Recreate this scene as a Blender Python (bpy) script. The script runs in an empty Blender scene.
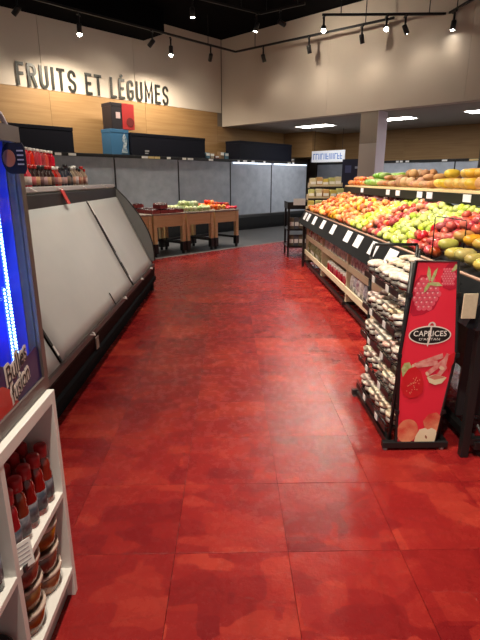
import bpy, bmesh, math, random
from mathutils import Vector, Matrix, Euler
R = math.radians
random.seed(7)
scene = bpy.context.scene
COL = scene.collection

# ------------------------------------------------------------------ camera
CAM_H = 1.55
PITCH = math.atan(140/480); YAW = math.atan(10/500)
cd = bpy.data.cameras.new('camera'); cam = bpy.data.objects.new('camera', cd); COL.objects.link(cam)
cam.location = (0, 0, CAM_H)
cam.rotation_euler = (math.pi/2 - PITCH, 0, -YAW)
cd.sensor_fit = 'VERTICAL'; cd.sensor_height = 32.0; cd.lens = 32.0*480/640
cd.clip_start = 0.05; cd.clip_end = 200
scene.camera = cam

# ------------------------------------------------------------------ world, exposure
w = bpy.data.worlds.new('world'); scene.world = w; w.use_nodes = True
bg = w.node_tree.nodes['Background']; bg.inputs[0].default_value = (1.0, 0.90, 0.82, 1); bg.inputs[1].default_value = 0.30
vs = scene.view_settings; vs.view_transform = 'Standard'; vs.look = 'None'; vs.gamma = 1; vs.use_curve_mapping = False
vs.exposure = 0.0
SPOT_SCALE = 1.0

# ------------------------------------------------------------------ building frame (45 degrees to the aisle)
CX, CY = -0.2388, 16.2612
Q = math.sqrt(.5)
def BW(s, t, z=0.0): return Vector((CX + Q*s + Q*t, CY + Q*s - Q*t, z))
ROT_L = R(45)      # local x along the lettering wall, local y into that wall
ROT_R = R(-45)     # local x along the bulkhead, local y away from the aisle

# ------------------------------------------------------------------ materials
MATS = {}
def mat(name, col, rough=.5, metal=0, emit=None, es=0, spec=.5, trans=0, alpha=1, coat=0, var=None, noise=None, bump=None, ior=1.45):
    """var=(hue,sat,val spread per object); noise=(scale,colour2,contrast,stretch); bump=(scale,strength)"""
    if name in MATS: return MATS[name]
    m = bpy.data.materials.new(name); m.use_nodes = True; MATS[name] = m
    nt = m.node_tree; b = nt.nodes['Principled BSDF']; L = nt.links.new
    c = (*col, 1)
    b.inputs['Base Color'].default_value = c; b.inputs['Roughness'].default_value = rough
    b.inputs['Metallic'].default_value = metal; b.inputs['Specular IOR Level'].default_value = spec
    b.inputs['Transmission Weight'].default_value = trans; b.inputs['Alpha'].default_value = alpha
    b.inputs['Coat Weight'].default_value = coat; b.inputs['IOR'].default_value = ior
    if emit: b.inputs['Emission Color'].default_value = (*emit, 1); b.inputs['Emission Strength'].default_value = es
    src = None
    tc = nt.nodes.new('ShaderNodeTexCoord')
    if noise:
        sc, c2, con, st = noise
        mp = nt.nodes.new('ShaderNodeMapping'); mp.inputs['Scale'].default_value = st
        L(tc.outputs['Object'], mp.inputs[0])
        oi = nt.nodes.new('ShaderNodeObjectInfo')
        ml = nt.nodes.new('ShaderNodeMath'); ml.operation = 'MULTIPLY'; ml.inputs[1].default_value = 40
        L(oi.outputs['Random'], ml.inputs[0]); L(ml.outputs[0], mp.inputs['Location'])
        n = nt.nodes.new('ShaderNodeTexNoise'); n.inputs['Scale'].default_value = sc; n.inputs['Detail'].default_value = 5
        L(mp.outputs[0], n.inputs['Vector'])
        r = nt.nodes.new('ShaderNodeValToRGB')
        r.color_ramp.elements[0].position = .5-con; r.color_ramp.elements[1].position = .5+con
        r.color_ramp.elements[0].color = c; r.color_ramp.elements[1].color = (*c2, 1)
        L(n.outputs[0], r.inputs[0]); src = r.outputs[0]
    if var:
        oi = nt.nodes.new('ShaderNodeObjectInfo')
        hs = nt.nodes.new('ShaderNodeHueSaturation')
        for k, (inp, sp, base) in enumerate((('Hue', var[0], .5), ('Saturation', var[1], 1), ('Value', var[2], 1))):
            a = nt.nodes.new('ShaderNodeMath'); a.operation = 'MULTIPLY'; a.inputs[1].default_value = (1, 7.31, 13.77)[k]
            L(oi.outputs['Random'], a.inputs[0])
            f = nt.nodes.new('ShaderNodeMath'); f.operation = 'FRACT'; L(a.outputs[0], f.inputs[0])
            g = nt.nodes.new('ShaderNodeMapRange'); g.inputs['To Min'].default_value = base-sp; g.inputs['To Max'].default_value = base+sp
            L(f.outputs[0], g.inputs['Value']); L(g.outputs[0], hs.inputs[inp])
        if src: L(src, hs.inputs['Color'])
        else: hs.inputs['Color'].default_value = c
        src = hs.outputs[0]
    if src: L(src, b.inputs['Base Color'])
    if bump:
        n2 = nt.nodes.new('ShaderNodeTexNoise'); n2.inputs['Scale'].default_value = bump[0]; n2.inputs['Detail'].default_value = 4
        L(tc.outputs['Object'], n2.inputs['Vector'])
        bp = nt.nodes.new('ShaderNodeBump'); bp.inputs['Strength'].default_value = bump[1]; bp.inputs['Distance'].default_value = .02
        L(n2.outputs[0], bp.inputs['Height']); L(bp.outputs[0], b.inputs['Normal'])
    return m

def slab_material():
    """glossy red slate-look floor: per-slab tone, layered cleft flakes, fine relief"""
    m = bpy.data.materials.new('red_slate'); m.use_nodes = True; nt = m.node_tree; L = nt.links.new; N = nt.nodes.new
    b = nt.nodes['Principled BSDF']
    geo = N('ShaderNodeNewGeometry'); oi = N('ShaderNodeObjectInfo')
    def math_(op, a, b_, c=None):
        n = N('ShaderNodeMath'); n.operation = op
        for k, v in enumerate((a, b_, c)):
            if v is None: continue
            if isinstance(v, (int, float)): n.inputs[k].default_value = v
            else: L(v, n.inputs[k])
        return n.outputs[0]
    def noise(vec, sc, det=4, rough=.6, dist=0):
        n = N('ShaderNodeTexNoise'); n.inputs['Scale'].default_value = sc; n.inputs['Detail'].default_value = det
        n.inputs['Roughness'].default_value = rough; n.inputs['Distortion'].default_value = dist; L(vec, n.inputs['Vector']); return n
    rnd = math_('MULTIPLY', oi.outputs['Random'], 31)
    off = N('ShaderNodeCombineXYZ'); L(rnd, off.inputs[0]); L(math_('MULTIPLY', rnd, 1.7), off.inputs[1])
    pos = N('ShaderNodeVectorMath'); pos.operation = 'ADD'; L(geo.outputs['Position'], pos.inputs[0]); L(off.outputs[0], pos.inputs[1])
    wn = noise(pos.outputs[0], 3.0, 4, .55)
    wp = N('ShaderNodeVectorMath'); wp.operation = 'MULTIPLY_ADD'; wp.inputs[1].default_value = (.12, .09, 0)
    L(wn.outputs['Color'], wp.inputs[0]); L(pos.outputs[0], wp.inputs[2])
    def vor(sx_, sy_, feat='F1', rz=0):
        mp = N('ShaderNodeMapping'); mp.inputs['Scale'].default_value = (sx_, sy_, .001); mp.inputs['Rotation'].default_value = (0, 0, rz); L(wp.outputs[0], mp.inputs[0])
        v = N('ShaderNodeTexVoronoi'); v.feature = feat; v.distance = 'CHEBYCHEV' if feat == 'F1' else 'EUCLIDEAN'; v.inputs['Scale'].default_value = 1; v.inputs['Randomness'].default_value = .95; L(mp.outputs[0], v.inputs['Vector'])
        if feat != 'F1': return v.outputs['Distance']
        sp = N('ShaderNodeSeparateColor'); L(v.outputs['Color'], sp.inputs[0]); return sp
    v1, v2 = vor(2.4, 4.0), vor(4.4, 8.0, rz=.06)
    edge = vor(2.2, 4.4, 'DISTANCE_TO_EDGE')
    ek = N('ShaderNodeMapRange'); ek.inputs['From Max'].default_value = .035; ek.inputs['To Min'].default_value = .88; L(edge, ek.inputs['Value'])
    fine = noise(pos.outputs[0], 12, 8, .72, .2)
    t = math_('MULTIPLY_ADD', v1.outputs[0], .30, math_('MULTIPLY', v2.outputs[1], .30))
    t = math_('MULTIPLY_ADD', oi.outputs['Random'], .14, t)
    t = math_('MULTIPLY_ADD', fine.outputs[0], .36, t)
    rp_ = N('ShaderNodeValToRGB'); e = rp_.color_ramp.elements
    e[0].position = .22; e[0].color = (.15, .005, .008, 1); e[1].position = .98; e[1].color = (.46, .052, .030, 1)
    k = e.new(.58); k.color = (.26, .014, .013, 1)
    L(t, rp_.inputs[0])
    mxc = N('ShaderNodeMix'); mxc.data_type = 'RGBA'; mxc.blend_type = 'MULTIPLY'; mxc.inputs['Factor'].default_value = 1
    L(rp_.outputs[0], mxc.inputs['A']); L(ek.outputs[0], mxc.inputs['B']); L(mxc.outputs['Result'], b.inputs['Base Color'])
    rr = N('ShaderNodeMapRange'); rr.inputs['To Min'].default_value = .20; rr.inputs['To Max'].default_value = .34
    L(fine.outputs[0], rr.inputs['Value']); L(rr.outputs[0], b.inputs['Roughness'])
    b.inputs['Specular IOR Level'].default_value = .48
    rel = noise(pos.outputs[0], 40, 6, .6, 0)
    h = math_('MULTIPLY_ADD', fine.outputs[0], .8, math_('MULTIPLY', rel.outputs[0], .7))
    h = math_('MULTIPLY_ADD', v1.outputs[1], .5, h)
    bp = N('ShaderNodeBump'); bp.inputs['Strength'].default_value = .4; bp.inputs['Distance'].default_value = .008
    L(h, bp.inputs['Height']); L(bp.outputs[0], b.inputs['Normal'])
    return m

SLATE = slab_material()
GREYFLOOR = mat('grey_vinyl', (.06, .062, .068), .4, noise=(3, (.09, .09, .095), .3, (1, 1, 1)))
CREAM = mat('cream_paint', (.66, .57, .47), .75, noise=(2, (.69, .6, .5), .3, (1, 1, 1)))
OAK = mat('oak_cladding', (.31, .175, .068), .55, noise=(3.0, (.41, .245, .105), .25, (.35, 1, 7)))
OAK2 = mat('oak_board', (.68, .49, .24), .5, noise=(5.0, (.78, .59, .33), .25, (.4, 6, 6)))
TAN = mat('tan_board', (.52, .43, .30), .6, noise=(9, (.62, .53, .38), .3, (6, .5, 6)))
BLACKCEIL = mat('black_ceiling', (.004, .004, .005), .9, spec=.05)
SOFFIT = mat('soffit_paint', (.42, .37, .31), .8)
BLACK = mat('black_metal', (.012, .012, .013), .38)
BLACKP = mat('black_plastic', (.02, .02, .023), .45)
BLACKBOX = mat('black_carton', (.010, .011, .018), .6, spec=.12)
DARKRED = mat('dark_maroon_steel', (.014, .003, .003), .7, spec=.06)
NIGHT = mat('night_blind', (.52, .54, .55), .40, noise=(2.0, (.62, .63, .63), .35, (3, 1, .4)), bump=(2.2, .25))
NIGHTB = mat('night_blind_far', (.36, .40, .47), .2, noise=(3.0, (.47, .51, .58), .22, (1.4, 1, 1.6)), bump=(3, .3))
WHITE = mat('white_enamel', (.78, .76, .73), .4)
WHITEP = mat('white_card', (.85, .84, .82), .6)
CHROME = mat('brushed_steel', (.6, .6, .6), .28, metal=1)
GREYG = mat('smoked_panel', (.25, .26, .26), .15, alpha=.75)
GLASS = mat('clear_glass', (.02, .03, .06), .03, alpha=.10, spec=.6)
LETTER = mat('dark_letter', (.045, .045, .04), .35, metal=.3)
LAMPFACE = mat('lamp_face', (1, 1, 1), .3, emit=(1, .93, .82), es=60)
PANEL = mat('light_diffuser', (1, 1, 1), .5, emit=(1, .97, .93), es=24)
BLUELED = mat('blue_led', (.3, .6, 1), .3, emit=(.25, .55, 1), es=18)
COLSTRIP = mat('cool_led', (1, 1, 1), .3, emit=(.75, .85, 1), es=2.2)

# ------------------------------------------------------------------ mesh helpers
def newmesh(name, bm, smooth=False):
    me = bpy.data.meshes.new(name); bmesh.ops.recalc_face_normals(bm, faces=bm.faces)
    bm.to_mesh(me); bm.free()
    if smooth:
        for p in me.polygons: p.use_smooth = True
    return me
def link(name, me, m, parent=None, loc=(0,0,0), rot=(0,0,0), scale=(1,1,1)):
    o = bpy.data.objects.new(name, me); COL.objects.link(o)
    if me is not None and m is not None and not me.materials: me.materials.append(m)
    o.parent = parent; o.location = loc; o.rotation_euler = rot; o.scale = scale
    return o
def tag(o, label, cat, group=None):
    o['label'] = label; o['category'] = cat
    if group: o['group'] = group
    return o
def thing(name, label, cat, loc=(0,0,0), rotz=0, group=None):
    o = bpy.data.objects.new(name, None); COL.objects.link(o); o.empty_display_size = .1
    o.location = loc; o.rotation_euler = (0, 0, rotz)
    return tag(o, label, cat, group)
def struct(o): o['kind'] = 'structure'; return o
def bbox(bm, x0, x1, y0, y1, z0, z1, bev=0):
    vs_ = [bm.verts.new((x, y, z)) for z in (z0, z1) for y in (y0, y1) for x in (x0, x1)]
    fs = []
    for f in ((0,1,3,2), (4,6,7,5), (0,4,5,1), (2,3,7,6), (0,2,6,4), (1,5,7,3)): fs.append(bm.faces.new([vs_[i] for i in f]))
    if bev:
        es = list({e for f in fs for e in f.edges})
        bmesh.ops.bevel(bm, geom=es, offset=bev, segments=2, affect='EDGES', profile=.5)
def box(name, x0, x1, y0, y1, z0, z1, m, parent=None, bev=0, **k):
    bm = bmesh.new(); bbox(bm, x0, x1, y0, y1, z0, z1, bev); return link(name, newmesh(name, bm), m, parent, **k)
def boxes(name, lst, m, parent=None, bev=0, **k):
    bm = bmesh.new()
    for b in lst: bbox(bm, *b, bev)
    return link(name, newmesh(name, bm), m, parent, **k)
def badd_lathe(bm, prof, n=16, M=None, cap=True):
    rings = []
    for r, z in prof:
        if r < 1e-5: rings.append([bm.verts.new((0, 0, z))])
        else: rings.append([bm.verts.new((r*math.cos(2*math.pi*i/n), r*math.sin(2*math.pi*i/n), z)) for i in range(n)])
    for a, b in zip(rings, rings[1:]):
        for i in range(n):
            j = (i+1) % n
            if len(a) == 1 and len(b) == 1: continue
            if len(a) == 1: bm.faces.new((a[0], b[j], b[i]))
            elif len(b) == 1: bm.faces.new((a[i], a[j], b[0]))
            else: bm.faces.new((a[i], a[j], b[j], b[i]))
    if cap:
        for r_ in (rings[0], rings[-1]):
            if len(r_) > 2: bm.faces.new(r_)
    if M is not None: bmesh.ops.transform(bm, matrix=M, verts=[v for r_ in rings for v in r_])
def lathe(name, prof, m, parent=None, n=16, smooth=True, M=None, **k):
    bm = bmesh.new(); badd_lathe(bm, prof, n, M); return link(name, newmesh(name, bm, smooth), m, parent, **k)
def lathe_mesh(name, prof, m, n=16, smooth=True, M=None):
    bm = bmesh.new(); badd_lathe(bm, prof, n, M); me = newmesh(name, bm, smooth); me.materials.append(m); return me
def badd_tube(bm, pts, r, n=8, closed=False):
    pts = [Vector(p) for p in pts]; rings = []; N = len(pts)
    up = None
    for i, p in enumerate(pts):
        a = pts[i-1] if (i or closed) else p; b = pts[(i+1) % N] if (i < N-1 or closed) else p
        d = (b-a).normalized()
        if up is None: up = d.orthogonal().normalized()
        up = (up - d*up.dot(d)); up = up.normalized() if up.length > 1e-6 else d.orthogonal().normalized()
        v = d.cross(up)
        rings.append([bm.verts.new(p + (up*math.cos(2*math.pi*k/n) + v*math.sin(2*math.pi*k/n))*r) for k in range(n)])
    rng = range(N if closed else N-1)
    for i in rng:
        A, B = rings[i], rings[(i+1) % N]
        for k in range(n): bm.faces.new((A[k], A[(k+1) % n], B[(k+1) % n], B[k]))
    if not closed: bm.faces.new(rings[0]); bm.faces.new(rings[-1])
def tube(name, pts, r, m, parent=None, n=8, closed=False, **k):
    bm = bmesh.new(); badd_tube(bm, pts, r, n, closed); return link(name, newmesh(name, bm, True), m, parent, **k)
def tubes(name, paths, r, m, parent=None, n=6, **k):
    bm = bmesh.new()
    for p in paths: badd_tube(bm, p, r, n)
    return link(name, newmesh(name, bm, True), m, parent, **k)
def prism(name, poly, axis, a0, a1, m, parent=None, bev=0, **k):
    """poly: 2D outline; axis 'x': (y,z) along x; 'y': (x,z) along y; 'z': (x,y) along z"""
    bm = bmesh.new()
    f = {'x': lambda p, a: (a, p[0], p[1]), 'y': lambda p, a: (p[0], a, p[1]), 'z': lambda p, a: (p[0], p[1], a)}[axis]
    A = [bm.verts.new(f(p, a0)) for p in poly]; B = [bm.verts.new(f(p, a1)) for p in poly]; n = len(poly)
    bm.faces.new(A); bm.faces.new(B)
    for i in range(n): bm.faces.new((A[i], A[(i+1) % n], B[(i+1) % n], B[i]))
    if bev: bmesh.ops.bevel(bm, geom=list(bm.edges), offset=bev, segments=2, affect='EDGES', profile=.5)
    return link(name, newmesh(name, bm), m, parent, **k)
def flat(name, poly, fn, m, parent=None, th=.0008):
    """thin printed shape; fn maps 2D to (x, y, z), printed towards -y"""
    bm = bmesh.new()
    A = [bm.verts.new(fn(p)) for p in poly]; B = [bm.verts.new(Vector(fn(p)) + Vector((0, th, 0))) for p in poly]; n = len(poly)
    bm.faces.new(A); bm.faces.new(B)
    for i in range(n): bm.faces.new((A[i], A[(i+1) % n], B[(i+1) % n], B[i]))
    return link(name, newmesh(name, bm), m, parent)
def text_mesh(txt, size=1, extrude=.01, offset=0, spacing=1, shear=0):
    cu = bpy.data.curves.new('txt', 'FONT'); cu.body = txt; cu.size = size; cu.extrude = extrude; cu.offset = offset
    cu.space_character = spacing; cu.shear = shear; cu.align_x = 'LEFT'; cu.resolution_u = 3
    o = bpy.data.objects.new('txt', cu); COL.objects.link(o)
    dg = bpy.context.evaluated_depsgraph_get(); me = bpy.data.meshes.new_from_object(o.evaluated_get(dg))
    bpy.data.objects.remove(o); bpy.data.curves.remove(cu)
    return me
def fit_mesh(me, w_, h_, center=True):
    xs = [v.co.x for v in me.vertices]; ys = [v.co.y for v in me.vertices]
    sx = w_/(max(xs)-min(xs)); sy = h_/(max(ys)-min(ys))
    for v in me.vertices: v.co = ((v.co.x-min(xs))*sx - (w_/2 if center else 0), (v.co.y-min(ys))*sy, v.co.z)
    return me
def copy_tree(o, parent=None, label=None):
    c = o.copy(); COL.objects.link(c); c.parent = parent
    if label: c['label'] = label
    for ch in KIDS.get(o, list(o.children)): copy_tree(ch, c)
    return c
KIDS = {}

# ================================================================== STRUCTURE
# ---- red floor: slabs over a dark screed
fl = struct(box('floor', -6, 6, -1.5, 13.5, -.06, -.012, mat('screed', (.15, .006, .008), .6)))
bm = bmesh.new(); bbox(bm, 0, .4885, 0, .4885, -.012, 0, .0012)
slab = newmesh('floor_slab', bm); slab.materials.append(SLATE)
for j in range(-1, 26):
    Y = .246 + .49*j
    off = -.247 if j % 2 else -.247
    ncol = 5 if Y < 8 else 5
    for i in range(-6, 7):
        X = off + .49*i
        if Y > 4 and (X < -1.9 or X > 1.9): continue
        if Y > 1.9 and X > 2.6: continue
        if Y > 9 and Y > 11.6 + X: continue
        if X < -2.3: continue
        o = link('floor_slab', slab, None, fl, loc=(X+.0008, Y+.0008, random.uniform(-.0008, .0)))
# the remaining red floor under and beyond the fixtures
struct(boxes('floor_surround', [(-6, -2.2, -1.5, 12, -.02, -.003), (2.5, 7, -1.5, 12, -.02, -.003)], SLATE))
# grey floor by the coolers, bounded by the 45-degree line
p0, p1, p2, p3 = BW(-12, 3.68), BW(6, 3.68), BW(6, 0), BW(-12, 0)
gp = [(p.x, p.y) for p in (p0, p1, p2, p3)]
struct(prism('floor_back', gp, 'z', -.03, .004, GREYFLOOR))
gp2 = [(p.x, p.y) for p in (BW(-.6, 3.68), BW(-.6, 10), BW(6, 10), BW(6, 3.68))]
struct(prism('floor_alcove', gp2, 'z', -.03, .003, GREYFLOOR))
sg = [(p.x, p.y) for p in (BW(-12, 3.64), BW(6, 3.64), BW(6, 3.70), BW(-12, 3.70))]
struct(prism('trim_1', sg, 'z', 0, .008, mat('steel_strip', (.35, .34, .33), .4, metal=.6)))

# ---- lettering wall: oak below, cream above (local x = s, local y = -t)
def at_left(o): o.location = BW(0, 0); o.rotation_euler = (0, 0, ROT_L); return o
wl = struct(at_left(box('wall_left', -14, 4.7, .03, .25, 0, 5.7, mat('wall_core', (.2, .17, .14), .8))))
x = -13.9
for k, x1 in enumerate((-9.9, -7.85, -5.72, -3.2, -.02)):
    box('cream_panel', x, x1-.008, 0, .03, 3.56, 5.69, CREAM, wl, .002); x = x1
x = -13.9
for x1 in (-11, -8.3, -5.6, -2.9, -.2, 3.1):
    box('oak_panel', x, x1-.004, 0, .03, 0, 3.553 if x1 < 0 else 3.16, OAK, wl, .001); x = x1
# ---- bulkhead over the alcove (local x = t, local y = s)
def at_right(o): o.location = BW(0, 0); o.rotation_euler = (0, 0, ROT_R); return o
wb = struct(at_right(box('wall_bulkhead', 0, 14, .03, .3, 3.165, 5.7, CREAM)))
x = 0.0
for x1 in (3.9, 7.4, 11, 13.9):
    box('cream_panel', x, x1-.004, 0, .03, 3.16, 5.69, CREAM, wb, .001); x = x1
# alcove ceiling and walls
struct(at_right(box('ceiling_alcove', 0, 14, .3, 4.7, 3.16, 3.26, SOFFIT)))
wr = struct(at_right(box('wall_right', -.2, 14, 4.63, 4.8, 0, 3.2, mat('wall_core', (.2, .17, .14), .8))))
x = 1.2
for x1 in (3.9, 6.6, 9.3, 13.9):
    box('oak_panel', x, x1-.004, 4.6, 4.63, 0, 3.155, OAK, wr, .001); x = x1
ch = struct(at_right(box('wall_chase', 0.0, 1.235, 3.12, 4.6, 2.32, 3.155, OAK)))
# column
cl = struct(at_right(box('column', 4.93, 5.40, .02, .47, 2.43, 3.16, mat('column_paint_brown', (.34, .29, .24), .7))))
box('column_base', 4.93, 5.40, .02, .47, 0, 2.425, mat('column_paint', (.60, .55, .50), .65), cl)
box('column_side', 5.40, 5.412, .02, .47, 0, 3.16, mat('column_side_lilac_lit', (.78, .68, .76), .6), cl)  # lilac side face; its lit brightness is put into the colour
# ---- black ceiling with the dropped duct along the wall
struct(box('ceiling', -14, 14, -6, 30, 5.6, 5.7, BLACKCEIL))
dk = tag(box('ceiling_duct', -12, -2.86, -.9, -.005, 5.07, 5.58, BLACKCEIL), 'black dropped duct running along the top of the lettering wall', 'duct')
at_left(dk)

# ---- recessed light panels of the alcove
for i, t0 in enumerate((1.72, 4.30, 6.85, 9.4)):
    nm = ('nearest the wood corner', 'beside the column', 'at the right edge of the picture', 'farthest along the alcove')[i]
    o = thing('ceiling_light', 'recessed rectangular light panel in the low ceiling ' + nm, 'light', BW(0, 0), ROT_R, 'alcove light panels')
    box('diffuser', t0+.03, t0+1.17, 1.48, 2.02, 3.147, 3.152, PANEL, o)
    boxes('frame', [(t0, t0+1.2, 1.45, 1.48, 3.14, 3.16), (t0, t0+1.2, 2.02, 2.05, 3.14, 3.16), (t0, t0+.03, 1.48, 2.02, 3.14, 3.16), (t0+1.17, t0+1.2, 1.48, 2.02, 3.14, 3.16)], WHITE, o)

# ================================================================== LETTERING
sign = thing('wall_lettering', 'raised dark metal letters reading FRUITS ET LÉGUMES on cream wall', 'sign', BW(0, 0), ROT_L)
def arc(cx_, cy_, rx, ry, a0, a1, n=8): return [(cx_+rx*math.cos(R(a0+(a1-a0)*k/n)), cy_+ry*math.sin(R(a0+(a1-a0)*k/n))) for k in range(n+1)]
def glyph(c, w_, h_, t):
    a, b, y0, y1 = t/2, w_-t/2, t/2, h_-t/2; m_ = h_*.53; rx, ry = (b-a)/2, (b-a)*.62; cx_ = (a+b)/2
    bowl = arc(cx_, y1-ry, rx, ry, 90, 0)[1:]
    U = [(a, h_)] + arc(cx_, y0+ry, rx, ry, 180, 360, 12) + [(b, h_)]
    S = [(b, h_*.72)] + arc(cx_, y1-ry, rx, ry, 0, 180, 10) + [(a, h_*.68), (a+rx*.35, h_*.56), (b-rx*.35, h_*.44), (b, h_*.33)] + arc(cx_, y0+ry, rx, ry, 0, -180, 10) + [(a, h_*.28)]
    G = [(b, h_*.70)] + arc(cx_, y1-ry, rx, ry, 0, 180, 10) + arc(cx_, y0+ry, rx, ry, 180, 360, 10) + [(b, h_*.46), (cx_, h_*.46)]
    E_ = [[(w_, y1), (a, y1), (a, y0), (w_, y0)], [(a, m_), (w_*.88, m_)]]
    return {'F': [[(a, 0), (a, y1), (w_, y1)], [(a, m_), (w_*.88, m_)]], 'R': [[(a, 0), (a, y1)] + [(cx_, y1)] + bowl + [(b, m_+ry*.75)] + arc(cx_, m_+ry*.75, rx, ry*.75, 0, -90)[1:] + [(a, m_)], [(cx_, m_), (b+.008, 0)]],
            'U': [U], 'I': [[(w_/2, 0), (w_/2, h_)]], 'T': [[(0, y1), (w_, y1)], [(w_/2, 0), (w_/2, y1)]], 'S': [S], 'G': [G],
            'E': E_, 'É': E_ + [[(w_*.38, h_*1.06), (w_*.66, h_*1.19)]], 'L': [[(a, h_), (a, y0), (w_, y0)]],
            'M': [[(a, 0), (a, h_*.99), (w_/2, h_*.30), (b, h_*.99), (b, 0)]]}[c]
def stroke_mesh(paths, t, d):
    bm = bmesh.new()
    for P in paths:
        P = [Vector(p) for p in P]; Lf, Rt = [], []
        for k, p in enumerate(P):
            d0 = (P[k]-P[k-1]).normalized() if k else (P[1]-P[0]).normalized()
            d1 = (P[k+1]-P[k]).normalized() if k < len(P)-1 else d0
            n0, n1 = Vector((-d0.y, d0.x)), Vector((-d1.y, d1.x)); mm = n0+n1
            mm = mm.normalized() if mm.length > 1e-4 else n0
            f = min(1.9, 1/max(.3, mm.dot(n0)))
            Lf.append(p+mm*t/2*f); Rt.append(p-mm*t/2*f)
        v = [[[bm.verts.new((q.x, y_, q.y)) for q in side] for side in (Lf, Rt)] for y_ in (0, d)]
        for k in range(len(P)-1):
            for z_ in (0, 1): bm.faces.new((v[z_][0][k], v[z_][0][k+1], v[z_][1][k+1], v[z_][1][k]))
            for sd in (0, 1): bm.faces.new((v[0][sd][k], v[0][sd][k+1], v[1][sd][k+1], v[1][sd][k]))
        for k in (0, len(P)-1): bm.faces.new((v[0][0][k], v[0][1][k], v[1][1][k], v[1][0][k]))
    return newmesh('letter', bm)
xx = -6.33
for wi, word in enumerate(('FRUITS', 'ET', 'LÉGUMES')):
    for chx in word:
        wd = {'I': .064, 'M': .27, 'L': .18, 'F': .18, 'E': .18, 'É': .18, 'T': .20}.get(chx, .205)
        me = stroke_mesh(glyph(chx, wd, .48, .062), .062, .012); me.materials.append(LETTER)
        link('letter', me, None, sign, loc=(xx, -.035, 3.575))
        xx += wd + .072
    xx += .17

# ================================================================== TRACK LIGHTING
def spot(name, loc, target, energy, size=60, blend=.6, col=(1, .87, .70), rad=.06):
    ld = bpy.data.lights.new(name, 'SPOT'); ld.energy = energy*SPOT_SCALE; ld.spot_size = R(size); ld.spot_blend = blend; ld.color = col; ld.shadow_soft_size = rad
    o = bpy.data.objects.new(name, ld); COL.objects.link(o); o.location = loc
    o.rotation_euler = (Vector(target)-Vector(loc)).to_track_quat('-Z', 'Y').to_euler(); return o
lamp_body = lathe_mesh('lamp_body', [(0, 0), (.045, 0), (.055, .02), (.055, .2), (.05, .2), (.048, .185), (0, .185)], BLACK, 14)
lamp_face = lathe_mesh('lamp_face', [(0, .186), (.046, .186), (.046, .192), (0, .194)], LAMPFACE, 14)
lamp_dome = lathe_mesh('lamp_dome', [(0, .186), (.046, .186), (.05, .205), (.044, .235), (.026, .255), (0, .262)], LAMPFACE, 14)
def track_lamp(p, target, label, energy=120, size=55, zt=4.9, light=True, scale=.95, blend=.9, dome=False):
    p = Vector((p[0], p[1], zt))
    root = thing('track_spotlight', label, 'spotlight', p, 0, 'track spotlights')
    box('stem', -.018, .018, -.018, .018, -.20, 0, BLACK, root)
    box('adapter', -.02, .02, -.09, .09, -.03, 0, BLACK, root)
    d = (Vector(target) - (p + Vector((0, 0, -.24)))).normalized()
    e = d.to_track_quat('Z', 'Y').to_euler()
    hp = Vector((0, 0, -.23)) - d*.06
    link('housing', lamp_body, None, root, loc=hp, rot=e, scale=(scale,)*3)
    link('lens', lamp_dome if dome else lamp_face, None, root, loc=hp, rot=e, scale=(scale,)*3)
    if light:
        l = spot('spot', p + hp + d*.30*scale, target, energy, size, blend)
    return root
def track(name, label, pts, z=4.9):
    root = thing(name, label, 'track', (pts[0][0], pts[0][1], z))
    o0 = Vector((pts[0][0], pts[0][1], 0))
    for a, b in zip(pts, pts[1:]):
        a = Vector((a[0], a[1], 0)); b = Vector((b[0], b[1], 0)); d = b-a; L = d.length
        box('rail', 0, L, -.02, .02, 0, .045, BLACK, root, loc=(a-o0), rot=(0, 0, math.atan2(d.y, d.x)))
        for f in (.15, .85): box('hanger', -.008, .008, -.008, .008, .045, 5.6-z, BLACK, root, loc=a-o0+d*f)
    return root
zt = 4.9
def b2(s, t): p = BW(s, t); return (p.x, p.y)
track('lighting_track', 'black track parallel to lettering wall turning along the bulkhead', [b2(-7.6, 1.40), b2(-.82, 1.40), b2(-.5, 5.9)])
track('lighting_track', 'black track in front of bulkhead at upper right', [(1.98, 11.58), (4.63, 11.46), (4.9, 9.3)])
def wallt(s, z): return BW(s, 0, z)
def bulkt(t, z): return BW(0, t, z)
track_lamp(b2(-6.75, 1.4), wallt(-7.6, 3.2), 'dark track lamp at the far left edge aimed at the cream wall', 30, 110)
track_lamp(b2(-5.40, 1.25), BW(-5.30, .98, 3.2), 'glowing track lamp hanging above the word FRUITS', 380, 150, blend=.7, dome=True)
track_lamp(b2(-3.62, 1.4), wallt(-4.2, 3.3), 'dark track lamp below the end of the black duct', 30, 110)
track_lamp(b2(-2.95, 1.25), BW(-2.8, .98, 3.2), 'glowing track lamp above the word LÉGUMES', 380, 150, blend=.7, dome=True)
track_lamp(b2(-1.75, 1.4), wallt(-1.0, 3.2), 'dark unlit-looking track lamp just left of the track corner', 15, 110)
track_lamp(b2(-.75, 2.35), bulkt(2.6, 2.4), 'first dark lamp right of the track corner before bulkhead', 10, 130)
track_lamp(b2(-.65, 3.75), bulkt(3.9, 2.4), 'second dark lamp right of the track corner before bulkhead', 10, 130)
track_lamp(b2(-.55, 5.15), bulkt(5.4, 2.4), 'dark lamp at the end of the bulkhead track', 10, 130)
track_lamp((2.02, 11.57), (1.3, 7.0, 1.0), 'glowing lamp at the left end of the upper right track', 260)
track_lamp((3.35, 11.52), (2.0, 5.0, 1.2), 'glowing lamp in the middle of the upper right track', 300)
track_lamp((3.75, 11.5), BW(0, 6.8, 3.0), 'dark tilted lamp right of the brightest spot on upper right track', 8, 130)
track_lamp((4.66, 11.2), BW(-.5, 7.0, 2.0), 'dark lamp by the bend of the upper right track', 5, 130)
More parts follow.
